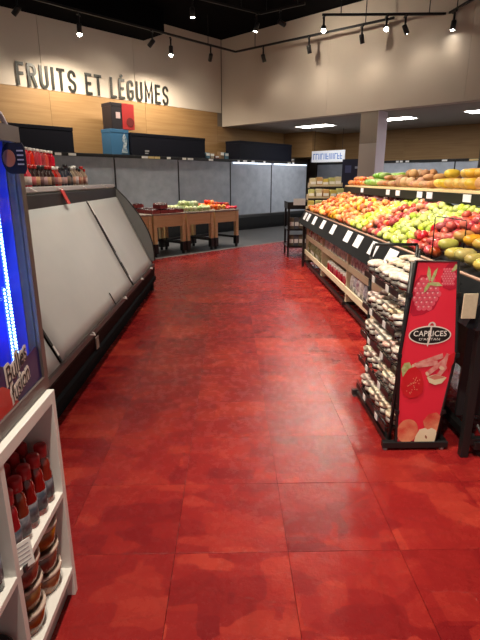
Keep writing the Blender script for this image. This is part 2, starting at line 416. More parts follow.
# lamps on a track above the tables
track('lighting_track', 'black track high above the wooden display tables', [(-2.2, 10.2), (.7, 12.2), (1.6, 11.55)], 5.1)
track_lamp((-.75, 11.2), (-.6, 10.8, 0), 'bright round lamp near the top middle of the ceiling', 520, 70, zt=5.1)
track_lamp((.62, 12.15), (-.6, 12.0, .9), 'small glowing lamp under the ceiling left of the bulkhead top', 480, 60, zt=5.1)
track_lamp((1.12, 11.9), BW(0, 4.6, 4.2), 'dark lamp hanging right of the small glowing ceiling lamp', 90, 140, zt=5.1)
# tracks over the aisle, above the picture
track('lighting_track', 'black track above the aisle out of view', [(-.1, -.4), (-.1, 9.0)], 4.9)
for k, (y, tg, en, sz) in enumerate([(.2, (1.1, 1.9, .0), 640, 60), (1.2, (-.4, 1.3, .0), 420, 45), (2.0, (1.6, 3.1, 1.0), 600, 70), (3.0, (-1.4, 4.0, .8), 260, 80),
                               (4.2, (1.75, 4.8, 1.1), 780, 65), (5.4, (-1.4, 5.8, .9), 260, 80), (6.2, (1.75, 6.6, 1.1), 780, 65), (7.6, (-.7, 8.4, 0), 150, 60), (8.2, (1.75, 8.3, 1.1), 700, 65)]):
    track_lamp((-.1, y), tg, 'track lamp above the aisle, %s from the front' % ('first', 'second', 'third', 'fourth', 'fifth', 'sixth', 'seventh', 'eighth', 'ninth')[k], en, sz)

track('lighting_track', 'added unseen track above the left case lighting the lower bays', [(-2.0, .5), (-2.0, 9.0)], 4.9)  # added track and lamps, only to brighten the right stand's lower bays
for k, (y, tg, en) in enumerate([(1.6, (1.1, 2.9, .5), 260), (3.6, (1.4, 4.9, .45), 330), (5.4, (1.4, 6.4, .45), 330), (7.2, (1.4, 8.2, .45), 300)]):
    track_lamp((-2.0, y), tg, 'added unseen lamp above the left case, %s from the front' % ('first', 'second', 'third', 'fourth')[k], en, 48)

# ================================================================== BACK COOLERS
price_me = None
def cooler(root, L, zc=2.0, blind=NIGHTB, lit=False, depth=.92):
    """front at local y=0 minus; x from 0 to L; y grows into the wall"""
    boxes('cabinet', [(0, L, depth-.06, depth, 0, 2.14), (0, .04, .05, depth, .1, 2.14), (L-.04, L, .05, depth, .1, 2.14)], BLACKP, root)
    box('canopy', 0, L, 0, depth, 2.075, 2.15, BLACK, root, .006)
    prism('base', [(-.02, .12), (-.02, .40), (.02, .48), (depth, .48), (depth, .12)], 'x', 0, L, BLACK, root)
    box('kickplate', 0, L, .08, depth, .004, .12, BLACKP, root)
    bl = box('night_blind', .015, L-.015, .03, .038, .49, 2.075, blind, root)
    box('pull_bar', .015, L-.015, .02, .045, .47, .50, mat('pull_bar_grey', (.2, .2, .21), .4), bl)
    box('side_seal', -.012, .012, .015, .03, .48, 2.03, BLACKP, root)
    if lit: box('light_strip', .1, L-.05, -.004, .008, 2.035, 2.07, COLSTRIP, root)
    for k in range(4):
        c = random.choice([WHITEP, mat('yellow_card', (.7, .55, .25), .6), WHITEP])
        xx_ = random.uniform(.1, L-.25)
        box('price_card', xx_, xx_+random.uniform(.08, .2), -.006, -.001, 2.08, 2.135, c, root)
edges = [-8.6, -6.58, -4.57, -2.58, -.57, 1.35, 3.3]
names = ['behind the sauce rack at far left', 'behind the red bottles on the case', 'left of the blue box', 'behind the middle wooden table',
         'behind the right end of the tables', 'at the inner corner of the wood wall']
for k, (a, b) in enumerate(zip(edges, edges[1:])):
    r = thing('refrigerated_case', 'black wall cooler with grey blind down, ' + names[k], 'cooler', BW(a, .95), ROT_L, 'wall coolers under the lettering')
    cooler(r, b-a-.004, lit=(k in (4, 5)))
for k in range(4):
    t0 = 1.05 + 2.45*k
    r = thing('refrigerated_case', 'alcove cooler with grey blue blind behind fruit stand, ' + ('below the white sign', 'behind the column', 'right of the column', 'past the right picture edge')[k], 'cooler', BW(3.72, t0), ROT_R, 'alcove coolers')
    cooler(r, 2.44, depth=.86)
# ---- boxes on top of the coolers
def carton(label, s0, s1, t0, t1, z0, z1, m, cat='box'):
    r = thing('storage_box', label, cat, BW((s0+s1)/2, (t0+t1)/2, z0), ROT_L)
    w_, d_, h_ = (s1-s0)/2, (t1-t0)/2, z1-z0
    box('body', -w_, w_, -d_, d_, 0, h_*.86, m, r, .006)
    box('lid', -w_-.006, w_+.006, -d_-.006, d_+.006, h_*.86, h_, m, r, .006)
    return r, w_, d_, h_
r, a, b, c = carton('long black box on cooler at far left behind the blue fridge', -7.0, -5.5, .15, .75, 2.152, 2.70, BLACKBOX)
r, a, b, c = carton('long black box on coolers right of the blue box', -3.93, -1.42, .15, .75, 2.152, 2.70, BLACKBOX)
box('mark', -.85, -.72, -b-.004, -b, .1, .14, mat('grey_print', (.3, .3, .32), .6), r); box('mark', -.85, -.75, -b-.004, -b, .05, .08, MATS['grey_print'], r)
r, a, b, c = carton('long black box on coolers below the bulkhead corner', 0.0, 2.62, .15, .75, 2.152, 2.72, BLACKBOX)
r, a, b, c = carton('blue box with pale figure print, under the red box', -4.48, -3.97, .28, .7, 2.152, 2.76, mat('blue_carton', (.035, .14, .28), .5))
prism('print', [(.02, .05), (.2, .05), (.17, .2), (.21, .34), (.13, .52), (.06, .4), (.09, .25)], 'y', -b-.009, -b-.006, mat('pale_print', (.45, .52, .55), .6, noise=(20, (.1, .2, .3), .1, (1, 1, 1))), r)
r, a, b, c = carton('red and black box stacked on top of the blue box', -4.42, -3.78, .28, .7, 2.765, 3.36, mat('black_carton2', (.018, .015, .02), .5))
box('red_face', -.02, a+.008, -b-.010, -b-.004, .0, c, mat('red_carton', (.42, .03, .03), .45), r)
lathe('print', [(0, 0), (.11, 0), (.11, .003), (0, .003)], mat('maroon_print', (.16, .02, .02), .5), r, 16, False, loc=(.2, -b-.012, .17), rot=(math.pi/2, 0, 0))
box('print', -.20, -.08, -b-.010, -b-.006, .24, .38, mat('pink_print', (.6, .45, .45), .6), r)
# small packs standing on the coolers between the boxes
for k, s in enumerate([-1.2, -1.0, -.82, -.62, -.4, -.2, 2.8, 3.0, 3.15]):
    hgt = random.uniform(.10, .24)
    o = thing('small_carton', 'small pack %s on the cooler top' % ('in the row between the two long black boxes' if s < 1 else 'at the right end of the row'), 'pack', BW(s, .35, 2.152), ROT_L, 'small packs on cooler tops')
    c = mat('pack_col%d' % (k % 4), [(.22, .14, .08), (.10, .22, .30), (.35, .28, .2), (.2, .05, .05)][k % 4], .6)
    box('carton', -.075, .075, -.06, .06, 0, hgt, c, o, .006); box('flap', -.07, .07, -.062, -.058, hgt*.55, hgt*.9, WHITEP, o)

# ---- alcove sign and navy board
SIGN_T = 1.33
o = thing('hanging_sign', 'white sign with blue lettering marks above alcove coolers', 'sign', BW(3.0, SIGN_T, 2.13), ROT_R)
for x_ in (.1, 1.2): box('hanger', x_, x_+.01, .01, .02, .37, 1.03, BLACK, o)
box('board', 0, 1.32, 0, .03, .0, .37, mat('sign_white', (.8, .82, .88), .5), o, .004)
for k in range(11):
    xk = .07 + k*.107; wv = .085
    boxes('letter_mark', [(xk, xk+.025, -.004, 0, .09, .28)] + random.choice([[(xk, xk+wv, -.004, 0, .25, .28)], [(xk+wv-.025, xk+wv, -.004, 0, .09, .28)], [(xk, xk+wv, -.004, 0, .09, .12), (xk, xk+wv, -.004, 0, .17, .20)]]), mat('sign_blue', (.12, .25, .62), .5), o)
o = thing('display_board', 'dark navy board with small print left of the column', 'board', BW(1.2, 3.72, 0), ROT_R)
box('panel', 0, .78, 0, .05, 1.35, 2.12, mat('navy_board', (.018, .022, .06), .5), o, .004)
for x_ in (.05, .69): box('stand_leg', x_, x_+.04, .01, .05, .004, 1.35, BLACK, o)
box('print', .42, .68, -.003, 0, 1.86, 1.92, mat('pale_blue_print', (.35, .4, .55), .6), o)
box('print', .1, .3, -.003, 0, 1.75, 1.95, mat('mid_blue_print', (.08, .10, .25), .6), o)

# ================================================================== WOODEN TABLES
def table(label, s0, s1, t0, t1):
    r = thing('display_table', label, 'table', BW((s0+s1)/2, (t0+t1)/2, .004), ROT_L, 'wooden produce tables')
    w_, d_ = (s1-s0)/2, (t1-t0)/2
    box('tabletop', -w_, w_, -d_, d_, .84, .875, mat('table_top_grey', (.30, .27, .23), .5), r, .004)
    bx_ = box('apron', -w_+.02, w_-.02, -d_+.02, -d_+.045, .60, .84, OAK2, r, .003)
    box('apron', -w_+.02, w_-.02, d_-.045, d_-.02, .60, .84, OAK2, r, .003)
    box('apron', -w_+.02, -w_+.045, -d_+.045, d_-.045, .60, .84, OAK2, r, .003)
    box('apron', w_-.045, w_-.02, -d_+.045, d_-.045, .60, .84, OAK2, r, .003)
    for sx in (-1, 1):
        for sy in (-1, 1):
            x0, y0 = sx*(w_-.05), sy*(d_-.05)
            lg = box('leg', x0-.042, x0+.042, y0-.042, y0+.042, .2, .84, OAK2, r, .004)
            box('foot_sleeve', x0-.05, x0+.05, y0-.05, y0+.05, .06, .26, BLACK, lg, .005)
            lathe('caster', [(0, 0), (.03, 0), (.035, .02), (.03, .06), (0, .06)], BLACK, lg, 10, loc=(x0, y0, 0))
    boxes('stretcher', [(-w_+.05, w_-.05, d_-.07, d_-.04, .2, .25), (-w_+.04, -w_+.07, -d_+.05, d_-.05, .2, .25), (w_-.07, w_-.04, -d_+.05, d_-.05, .2, .25)], BLACK, r)
    return r
TB = [(-6.25, -5.40), (-5.37, -4.52), (-4.49, -3.68), (-3.65, -2.86)]
TT = (2.62, 3.50)
tl = ['leftmost wooden display table, mostly behind the case end', 'wooden display table carrying dark red plum punnets', 'middle wooden display table heaped with pale green vegetables', 'right wooden display table heaped with tomatoes and peppers']
for (a, b), l in zip(TB, tl): table(l, a, b, *TT)

def ico(name, m, r=1, sub=2, warp=None):
    bm = bmesh.new(); bmesh.ops.create_icosphere(bm, subdivisions=sub, radius=r)
    if warp:
        for v in bm.verts: v.co = warp(v.co.copy())
    me = newmesh(name, bm, True); me.materials.append(m); return me
RED_T = mat('tomato_skin', (.55, .06, .025), .3, var=(.03, .1, .3))
cauli = mat('pale_green_veg', (.66, .66, .44), .7, var=(.03, .3, .25), noise=(9, (.28, .42, .16), .2, (1, 1, 1)))
def lobed(c): n = c.normalized(); return c*(1 + .13*math.sin(7*n.x+2)*math.sin(6*n.y)*math.sin(8*n.z+1)) * 1.0
me_cauli = ico('cauliflower', cauli, .062, 2, lobed)
me_tom = ico('tomato', RED_T, .05, 2, lambda c: Vector((c.x*(1+.05*math.cos(5*math.atan2(c.y, c.x))), c.y*(1+.05*math.cos(5*math.atan2(c.y, c.x))), c.z*.82 - (.012 if c.z > .035 else 0))))
me_pep = ico('pepper', mat('pepper_skin', (.75, .25, .03), .3, var=(.06, .1, .2)), .055, 2, lambda c: Vector((c.x*(1+.12*math.cos(4*math.atan2(c.y, c.x)))*(1-.2*(c.z < 0)), c.y*(1+.12*math.cos(4*math.atan2(c.y, c.x)))*(1-.2*(c.z < 0)), c.z*1.2)))
me_plum = ico('plum', mat('plum_skin', (.05, .012, .02), .35, var=(.02, .2, .5)), .032, 1, lambda c: Vector((c.x, c.y, c.z*1.15)))
def heap(me, name, label, cat, group, s0, s1, t0, t1, r, zbase, hmax, zf=.95):
    ns = int((s1-s0)/(r*1.9)); nt_ = int((t1-t0)/(r*1.9))
    for lay in range(3):
        for i in range(ns):
            for j in range(nt_):
                fx, fy = (i+.5)/ns, (j+.5)/nt_
                hgt = hmax*math.sin(math.pi*fx)**.5*math.sin(math.pi*fy)**.5
                z = zbase + r*zf + lay*r*1.55
                if lay and z > zbase + hgt: continue
                if lay == 0 and .3 < fx < .7 and .3 < fy < .7: continue
                s = s0 + fx*(s1-s0) + random.uniform(-.3, .3)*r; t = t0 + fy*(t1-t0) + random.uniform(-.3, .3)*r
                o = link(name, me, None, None, loc=BW(s, t, z), rot=(random.uniform(-.5, .5), random.uniform(-.5, .5), random.uniform(0, 6.28)), scale=(random.uniform(.88, 1.08),)*3)
                tag(o, label, cat, group)
heap(me_cauli, 'cauliflower', 'pale green head of vegetable in the heap on the middle wooden table', 'vegetable', 'pale green vegetables on the middle table', TB[2][0]+.02, TB[2][1]-.02, TT[0]+.04, TT[1]-.03, .062, .882, .21)
heap(me_tom, 'tomato', 'red tomato in the heap on the right wooden table', 'tomato', 'tomatoes on the right table', TB[3][0]+.40, TB[3][1]-.02, TT[0]+.05, TT[1]-.03, .05, .882, .17)
heap(me_pep, 'bell_pepper', 'orange pepper in the heap on the right wooden table', 'pepper', 'peppers on the right table', TB[3][0]+.02, TB[3][0]+.40, TT[0]+.05, TT[1]-.03, .060, .882, .18, 1.12)
# plum punnets
for i in range(4):
    for j in range(3):
        s = TB[1][0] + .11 + i*.21; t = TT[0]+.14+j*.28; zz = .881 + (.10 if (i+j) % 3 == 0 else 0)
        for lay in range(2 if (i+j) % 3 == 0 else 1):
            o = thing('fruit_punnet', 'clear tray of dark red plums on the left wooden table', 'punnet', BW(s, t, .881 + .1*lay), ROT_L, 'plum trays on the left table')
            boxes('tray', [(-.095, .095, -.13, .13, 0, .012), (-.095, -.089, -.13, .13, .012, .07), (.089, .095, -.13, .13, .012, .07), (-.089, .089, -.13, -.124, .012, .07), (-.089, .089, .124, .13, .012, .07)], mat('tray_red', (.35, .05, .05), .35), o)
            bm = bmesh.new()
            for a in range(3):
                for b in range(4):
                    bmesh.ops.create_icosphere(bm, subdivisions=1, radius=.032, matrix=Matrix.Translation((-.06+a*.06, -.09+b*.06, .05+random.uniform(0, .02))))
            f = link('plum_layer', newmesh('plum_layer', bm, True), MATS['plum_skin'], o); f['kind'] = 'stuff'

# ================================================================== LEFT SLOPED CASE
Y0, Y1 = .6, 6.94
case = thing('produce_case', 'long low refrigerated case along left aisle with sloping pale night covers', 'cooler', (-1.6, (Y0+Y1)/2, 0))
ym = (Y0+Y1)/2
def cp(x, y=None): return x + 1.6
prism('base', [(cp(-1.13), .10), (cp(-1.10), .33), (cp(-1.13), .36), (cp(-2.2), .36), (cp(-2.2), .10)], 'y', Y0-ym, Y1-ym, DARKRED, case)
MATTE = mat('matte_black', (.008, .008, .010), .9, spec=.05)
box('kickplate', cp(-2.2), cp(-1.17), Y0-ym, Y1-ym, 0, .10, MATTE, case)
prism('bumper', [(cp(-1.115), .14), (cp(-1.09), .15), (cp(-1.09), .2), (cp(-1.115), .21)], 'y', Y0-ym, Y1-ym, MATTE, case)
prism('front_lip', [(cp(-1.10), .345), (cp(-1.10), .385), (cp(-1.135), .385), (cp(-1.135), .345)], 'y', Y0-ym, Y1-ym, mat('lip_dark', (.05, .03, .03), .35), case)
box('back_panel', cp(-2.2), cp(-2.14), Y0-ym, Y1-ym, .42, 1.46, BLACKP, case)
box('top_shelf', cp(-2.2), cp(-1.62), Y0-ym, Y1-ym, 1.44, 1.47, mat('case_top_grey', (.32, .32, .33), .4), case, .004)
box('top_rail', cp(-1.66), cp(-1.60), Y0-ym, Y1-ym, 1.45, 1.495, mat('rail_grey', (.50, .50, .52), .35), case, .006)
box('blind_housing', cp(-1.72), cp(-1.58), Y0+.03-ym, Y1-.03-ym, 1.315, 1.44, BLACKP, case, .01)
covs = [(Y0+.03, 2.98), (3.02, 5.43), (5.47, Y1-.03)]
for a, b in covs:
    # pale cover, slightly bowed with soft folds
    bm = bmesh.new(); nx, ny = 10, 12; g = []
    for i in range(nx+1):
        row = []
        f = i/nx
        for j in range(ny+1):
            yy = a + (b-a)*j/ny
            x_ = -1.125 + f*(-1.575+1.125); z_ = .385 + f*(1.325-.385)
            bow = .006*math.sin(math.pi*f)*math.sin(3.1*yy+1) + .004*math.sin(yy*9+f*3)*math.sin(math.pi*f)
            row.append(bm.verts.new((cp(x_)+bow*.9, yy-ym, z_+bow*.45)))
        g.append(row)
    for i in range(nx):
        for j in range(ny): bm.faces.new((g[i][j], g[i+1][j], g[i+1][j+1], g[i][j+1]))
    cv = link('night_cover', newmesh('night_cover', bm, True), NIGHT, case)
    sm = cv.modifiers.new('thick', 'SOLIDIFY'); sm.thickness = .004; sm.offset = -1
    for q in (.25, .75):
        yy = a + (b-a)*q
        tube('hook', [(cp(-1.10), yy-ym-.03, .39), (cp(-1.08), yy-ym-.02, .385), (cp(-1.07), yy-ym, .375), (cp(-1.08), yy-ym+.02, .385), (cp(-1.10), yy-ym+.03, .39)], .006, WHITEP, cv, 6)
def slope(f, off=0): return (cp(-1.125 + f*(-.45)) + off*.89,   .385 + f*.94 + off*.46)
def strap(y, f0, f1, m, wdt=.022, off=.012, nm='seam_strap'):
    a0, a1 = slope(f0, off), slope(f1, off); b0, b1 = slope(f0, off-.006), slope(f1, off-.006)
    return prism(nm, [a0, a1, b1, b0], 'y', y-ym-wdt/2, y-ym+wdt/2, m, case)
for y in (3.0, 5.45):
    strap(y, 0, .98, BLACKP)
    strap(y, .28, .40, CHROME, .03, .016, 'clip'); strap(y, .05, .12, WHITEP, .022, .016, 'clip')
    strap(y, .84, 1.0, mat('strap_light', (.75, .74, .72), .4), .028, .016, 'clip')
strap(4.55, .0, .12, BLACKP, .014)
# curved end panels
out = [(-1.10, .43), (-1.105, .55), (-1.125, .70), (-1.165, .83), (-1.22, .95), (-1.285, 1.07), (-1.36, 1.18), (-1.455, 1.30), (-1.56, 1.41), (-1.62, 1.46)]
poly = [(cp(x_), z_) for x_, z_ in out] + [(cp(-2.2), 1.46), (cp(-2.2), .42)]
for ya, yb in ((Y1-.02, Y1+.012), (Y0-.012, Y0+.02)):
    ep = prism('end_panel', poly, 'y', ya-ym, yb-ym, mat('end_panel_grey', (.20, .21, .21), .25), case)
    ed = tube('edge_trim', [(p[0], (ya+yb)/2-ym, p[1]) for p in poly[:10]], .016, BLACK, ep, 6)
    box('side_skirt', cp(-2.2), cp(-1.13), ya-ym, yb-ym, 0, .42, BLACKP, ep)
# red hanging tag on the rail and white price strips
prism('red_tag', [(cp(-1.595), 1.47), (cp(-1.53), 1.33), (cp(-1.525), 1.335), (cp(-1.59), 1.475)], 'y', 4.68-ym, 4.76-ym, mat('red_tag', (.6, .03, .03), .4), case)
for y in (4.0, 4.62, 5.4, 6.3):
    prism('price_strip', [(cp(-1.62), 1.497), (cp(-1.55), 1.465), (cp(-1.55), 1.46), (cp(-1.62), 1.492)], 'y', y-ym, y+.035-ym, WHITEP, case)
box('socket', cp(-1.10), cp(-1.092), 3.72-ym, 3.79-ym, .22, .32, mat('socket_grey', (.25, .2, .18), .5), case)

# ---- rack of bottles standing on the case top
rk = thing('bottle_rack', 'two tier wire shelf of bottles standing on left case top', 'rack', (-1.9, 5.35, 1.472))
box('shelf', -.14, .14, -1.0, 1.15, 0, .012, BLACKP, rk)
box('shelf', -.14, .08, -1.0, .10, .205, .213, mat('shelf_white', (.65, .63, .6), .5), rk)
for y in (-1.0, -.45, .10):
    tube('upright', [(-.13, y, 0), (-.13, y, .34)], .006, CHROME, rk, 6); tube('upright', [(.075, y, 0), (.075, y, .21)], .005, CHROME, rk, 6)
bt_prof = [(0, 0), (.036, 0), (.038, .01), (.038, .10), (.02, .13), (.016, .15), (.016, .165), (0, .165)]
cap_prof = [(0, .150), (.02, .150), (.02, .178), (0, .18)]
def mkbottle(label, loc, body, cap, group, s=1, band=None):
    o = thing('small_bottle', label, 'bottle', loc, random.uniform(0, 6), group)
    link('bottle_body', body, None, o, scale=(s,)*3); link('cap', cap, None, o, scale=(s,)*3)
    if band: link('bottle_label', band, None, o, scale=(s,)*3)
    return o
B_red = lathe_mesh('bottle_red', bt_prof, mat('red_syrup', (.45, .015, .02), .25, var=(.01, .1, .3)), 10)
B_dark = lathe_mesh('bottle_dark', bt_prof, mat('dark_syrup', (.03, .012, .012), .25), 10)
B_clear = lathe_mesh('bottle_tan', bt_prof, mat('tan_bottle', (.32, .24, .16), .3, var=(.03, .2, .3)), 10)
B_blue = lathe_mesh('bottle_navy', bt_prof, mat('navy_bottle', (.02, .025, .04), .3), 10)
C_white = lathe_mesh('cap_white', cap_prof, WHITEP, 10); C_red = lathe_mesh('cap_red', cap_prof, mat('red_cap', (.5, .02, .02), .4), 10)
C_black = lathe_mesh('cap_black', cap_prof, BLACKP, 10)
Lb = lathe_mesh('label_white', [(.0385, .02), (.0392, .02), (.0392, .085), (.0385, .085)], mat('bottle_label_white', (.36, .20, .17), .6, var=(.04, .6, .7)), 10)
for k in range(11):
    y = 4.42 + k*.092
    for dx in (0, -.1):
        mkbottle('red bottle with white band on upper tier of case top rack', (-1.87+dx, y, 1.686), B_red, C_white, 'red bottles on the upper tier', .86, None)
for k in range(20):
    y = 4.42 + k*.098
    body, cap = [(B_red, C_red), (B_dark, C_red), (B_dark, C_black), (B_dark, C_red), (B_red, C_white), (B_blue, C_black), (B_blue, C_black), (B_clear, C_white), (B_clear, C_black), (B_clear, C_red)][min(9, k//2)]
    lab = ['red bottle on lower tier by the blue fridge', 'dark bottle with red cap on lower tier left', 'dark bottle with black cap on lower tier', 'dark bottle with red cap on lower tier middle', 'red bottle with white cap on lower tier middle',
           'navy bottle left of center gap on lower tier', 'navy bottle right of center gap on lower tier', 'tan bottle with white cap on lower tier', 'tan bottle with black cap on lower tier', 'tan bottle with red cap at right end of lower tier'][min(9, k//2)]
    mkbottle(lab, (-1.82, y, 1.484), body, cap, 'bottles on the lower tier', 1.12 if k < 12 else random.uniform(1.1, 1.3), Lb)

# ================================================================== BLUE FRIDGE
FX = -.655; fz = .862
fr = thing('drinks_fridge', 'countertop fridge glowing blue with dotted LED strips on white shelf', 'fridge', (FX, 1.2, fz))
FRAME = mat('fridge_frame', (.11, .085, .08), .4)
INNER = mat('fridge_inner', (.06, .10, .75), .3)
ya, yb = -.42, .355
box('base', -.44, .0, ya, yb, 0, .05, FRAME, fr, .004)
box('top', -.44, .0, ya, yb, .80, .84, FRAME, fr, .004)
box('side', -.44, .0, yb-.025, yb, .05, .80, FRAME, fr)
box('side', -.44, .0, ya, ya+.025, .05, .80, FRAME, fr)
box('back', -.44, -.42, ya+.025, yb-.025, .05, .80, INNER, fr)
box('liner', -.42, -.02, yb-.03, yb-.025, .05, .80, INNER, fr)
dr = boxes('door', [(.0, .022, yb-.032, yb, .0, .84), (.0, .022, ya, ya+.055, 0, .84), (.0, .022, ya+.055, yb-.032, 0, .045), (.0, .022, ya+.055, yb-.032, .795, .84)], FRAME, fr)
box('pane', .006, .012, ya+.055, yb-.032, .045, .795, GLASS, dr)
for yy, xx_, nd in ((.262, -.03, 58), (.222, -.014, 36), (.19, -.01, 22), (-.02, -.05, 58)):  # the two shorter columns stand in for reflections in the door glass
    stp = box('led_strip_or_reflection', xx_-.004, xx_, yy-.006, yy+.006, .14, .145+nd*.011, mat('led_backing', (.1, .2, .9), .3, emit=(.03, .1, 1), es=1.2), fr)
    bm = bmesh.new()
    for q in range(nd): bbox(bm, xx_, xx_+.002, yy-.004, yy+.004, .145+q*.011, .150+q*.011)
    link('led_dots_or_reflection', newmesh('led_dots_or_reflection', bm), BLUELED, stp)
for zz in (.33, .56):
    tubes('wire_shelf', [[(-.40, y_, zz), (-.06, y_, zz)] for y_ in [ya+.05+.05*i for i in range(14)]] + [[(-.06, ya+.03, zz), (-.06, yb-.03, zz)], [(-.40, ya+.03, zz), (-.40, yb-.03, zz)]], .003, CHROME, fr, 5)
can = lathe_mesh('can_body', [(0, 0), (.026, 0), (.03, .008), (.03, .115), (.026, .122), (0, .122)], mat('blue_can', (.05, .10, .35), .25, metal=.6, var=(.1, .3, .5)), 12)
can_lid = lathe_mesh('can_lid', [(0, .121), (.025, .121), (.025, .125), (0, .124)], CHROME, 12)
for zz, tname in ((.335, 'middle'), (.565, 'upper')):
    for i in range(5):
        for j in range(2):
            o = thing('drink_can', 'blue drink can on the %s wire shelf inside the glowing fridge' % tname, 'can', (FX-.13-.08*j, 1.2-.16+.085*i, fz+zz), 0, 'cans in the blue fridge')
            link('can_body', can, None, o); link('can_lid', can_lid, None, o)
# graphic at the bottom of the pane: dark blue, red swirl, white script
gr = box('graphic_panel', .012, .0135, ya+.056, yb-.033, .046, .15, mat('graphic_blue', (.012, .016, .10), .35), fr)
prism('graphic_wave', [(yb-.033, .15), (yb-.06, .165), (yb-.12, .155), (yb-.17, .185), (yb-.24, .165), (yb-.32, .20), (yb-.4, .17), (yb-.4, .15)], 'x', .012, .0135, MATS['graphic_blue'], gr)
prism('red_swirl', [(yb-.22, .046), (yb-.24, .09), (yb-.30, .13), (yb-.4, .15), (yb-.45, .046)], 'x', .0136, .0142, mat('graphic_red', (.55, .03, .02), .4), gr)
for txt, yy, zz, wd, hh in (('Bulles', .085, .118, .15, .055), ('fusion', .105, .055, .13, .055)):
    for off, m_, xo in ((.085, mat('script_outline', (.82, .76, .70), .5), .0146), (.0, mat('script_dark', (.03, .02, .02), .5), .0158)):
        me = text_mesh(txt, 1, .0006, off, 1.0, .25)
        e_ = .016 if off else 0
        fit_mesh(me, wd+e_, hh+e_, False)
        for v in me.vertices: v.co.z *= .5
        me.materials.append(m_)
        link('lettering', me, None, gr, loc=(xo, yy-e_/2, zz-e_/2), rot=(math.pi/2+.0, R(-14), math.pi/2))
# header and round tag
prism('header', [(ya, .84), (ya, .885), (0.0, .885), (.20, .88), (.27, .865), (.29, .84)], 'x', -.05, .0, mat('header_pink', (.62, .5, .55), .4, noise=(9, (.8, .72, .76), .2, (1, 1, 1))), fr)
tube('header_trim', [(.005, ya, .89), (.005, 0, .892), (.005, .20, .886), (.005, .28, .868), (.012, .315, .82), (.014, .32, .77)], .007, mat('trim_lilac', (.4, .36, .42), .3), fr, 6)
tg = TG = thing('shelf_tag', 'round dark navy tag with orange ring clipped to fridge edge', 'tag', (FX+.03, 1.565, 2.475-.862+0.0))
tg.location = (FX+.022, 1.475, 1.61); tg.scale = (.72, .72, .95)
prism('tag_body', [(.035*math.cos(a), .045*math.sin(a)) for a in [R(90+i*15) for i in range(13)]] + [(.05, -.045), (.06, -.03), (.06, .03), (.05, .045)], 'y', -.004, .004, mat('tag_navy', (.012, .012, .022), .6, spec=.2), tg)
lathe('tag_ring', [(.016, 0), (.025, 0), (.025, .002), (.016, .002)], mat('tag_orange', (.30, .09, .04), .6), tg, 20, False, loc=(-.005, -.004, 0), rot=(math.pi/2, 0, 0))
for q in range(4): box('tag_text', .028, .053, -.0055, -.004, .02-q*.013, .024-q*.013, mat('tag_text', (.35, .33, .4), .6), tg)
ld = bpy.data.lights.new('fridge_led', 'AREA'); ld.energy = 7; ld.color = (.08, .18, 1); ld.shape = 'RECTANGLE'; ld.size = .5; ld.size_y = .6
lo = bpy.data.objects.new('fridge_led', ld); COL.objects.link(lo); lo.location = (FX-.05, 1.2, fz+.45); lo.rotation_euler = (0, R(90), 0)

# ================================================================== WHITE SHELF UNIT
UX = -.61
un = thing('shelf_unit', 'low white open shelf unit carrying the blue fridge', 'shelf', (UX, 1.13, 0))
d0 = -.34
box('side_panel', d0, 0, .375, .405, 0, .858, WHITE, un, .002)
box('side_panel', d0, 0, -.405, -.375, 0, .858, WHITE, un, .002)
box('divider', d0, -.002, -.012, .012, .13, .818, WHITE, un, .001)
box('top_panel', d0, 0, -.375, .375, .818, .858, WHITE, un, .002)
box('back_panel', d0-.012, d0, -.405, .405, 0, .858, WHITE, un)
for q in (0, 1):
    a_, b_ = ((-.375, -.012), (.012, .375))[q]
    box('shelf', d0, -.001, a_, b_, .445, .467, WHITE, un, .001)
box('bottom_shelf', d0, 0, -.375, .375, .105, .13, WHITE, un, .001)
box('plinth', d0, -.03, -.375, .375, 0, .105, mat('plinth_grey', (.4, .38, .36), .5), un)
# sauce bottles
sb_body = lathe_mesh('sauce_body', [(0, 0), (.026, 0), (.028, .006), (.028, .12), (.024, .14), (.026, .155), (.022, .175), (.014, .19), (.013, .205), (0, .205)], mat('red_sauce', (.20, .012, .006), .12, coat=.5, var=(.015, .1, .3)), 16)
sb_cap = lathe_mesh('sauce_cap', [(0, .195), (.021, .195), (.021, .238), (.018, .243), (0, .243)], mat('sauce_cap_red', (.42, .02, .025), .35), 16)
sb_lab = lathe_mesh('sauce_label', [(.0285, .025), (.029, .025), (.029, .10), (.0285, .10)], mat('sauce_label', (.035, .04, .06), .5, noise=(40, (.15, .13, .15), .12, (1, 1, 1))), 16)
n = 0
for j in range(4):
    for i in range(5):
        xx_ = UX - .045 - .066*j + random.uniform(-.004, .004); yy = 1.13+.375-.042-.064*i - .0*j
        if yy < 1.13+.045: continue
        o = thing('sauce_bottle', 'red sauce bottle with red cap, %s row on white shelf' % ('front', 'second', 'third', 'back')[j], 'bottle', (xx_, yy, .468), random.uniform(0, 6), 'red capped sauce bottles, %s row' % ('front', 'second', 'third', 'back')[j])
        link('bottle_body', sb_body, None, o, scale=(1, 1, .9)); link('cap', sb_cap, None, o, scale=(1, 1, .9)); link('bottle_label', sb_lab, None, o, scale=(1, 1, .9))
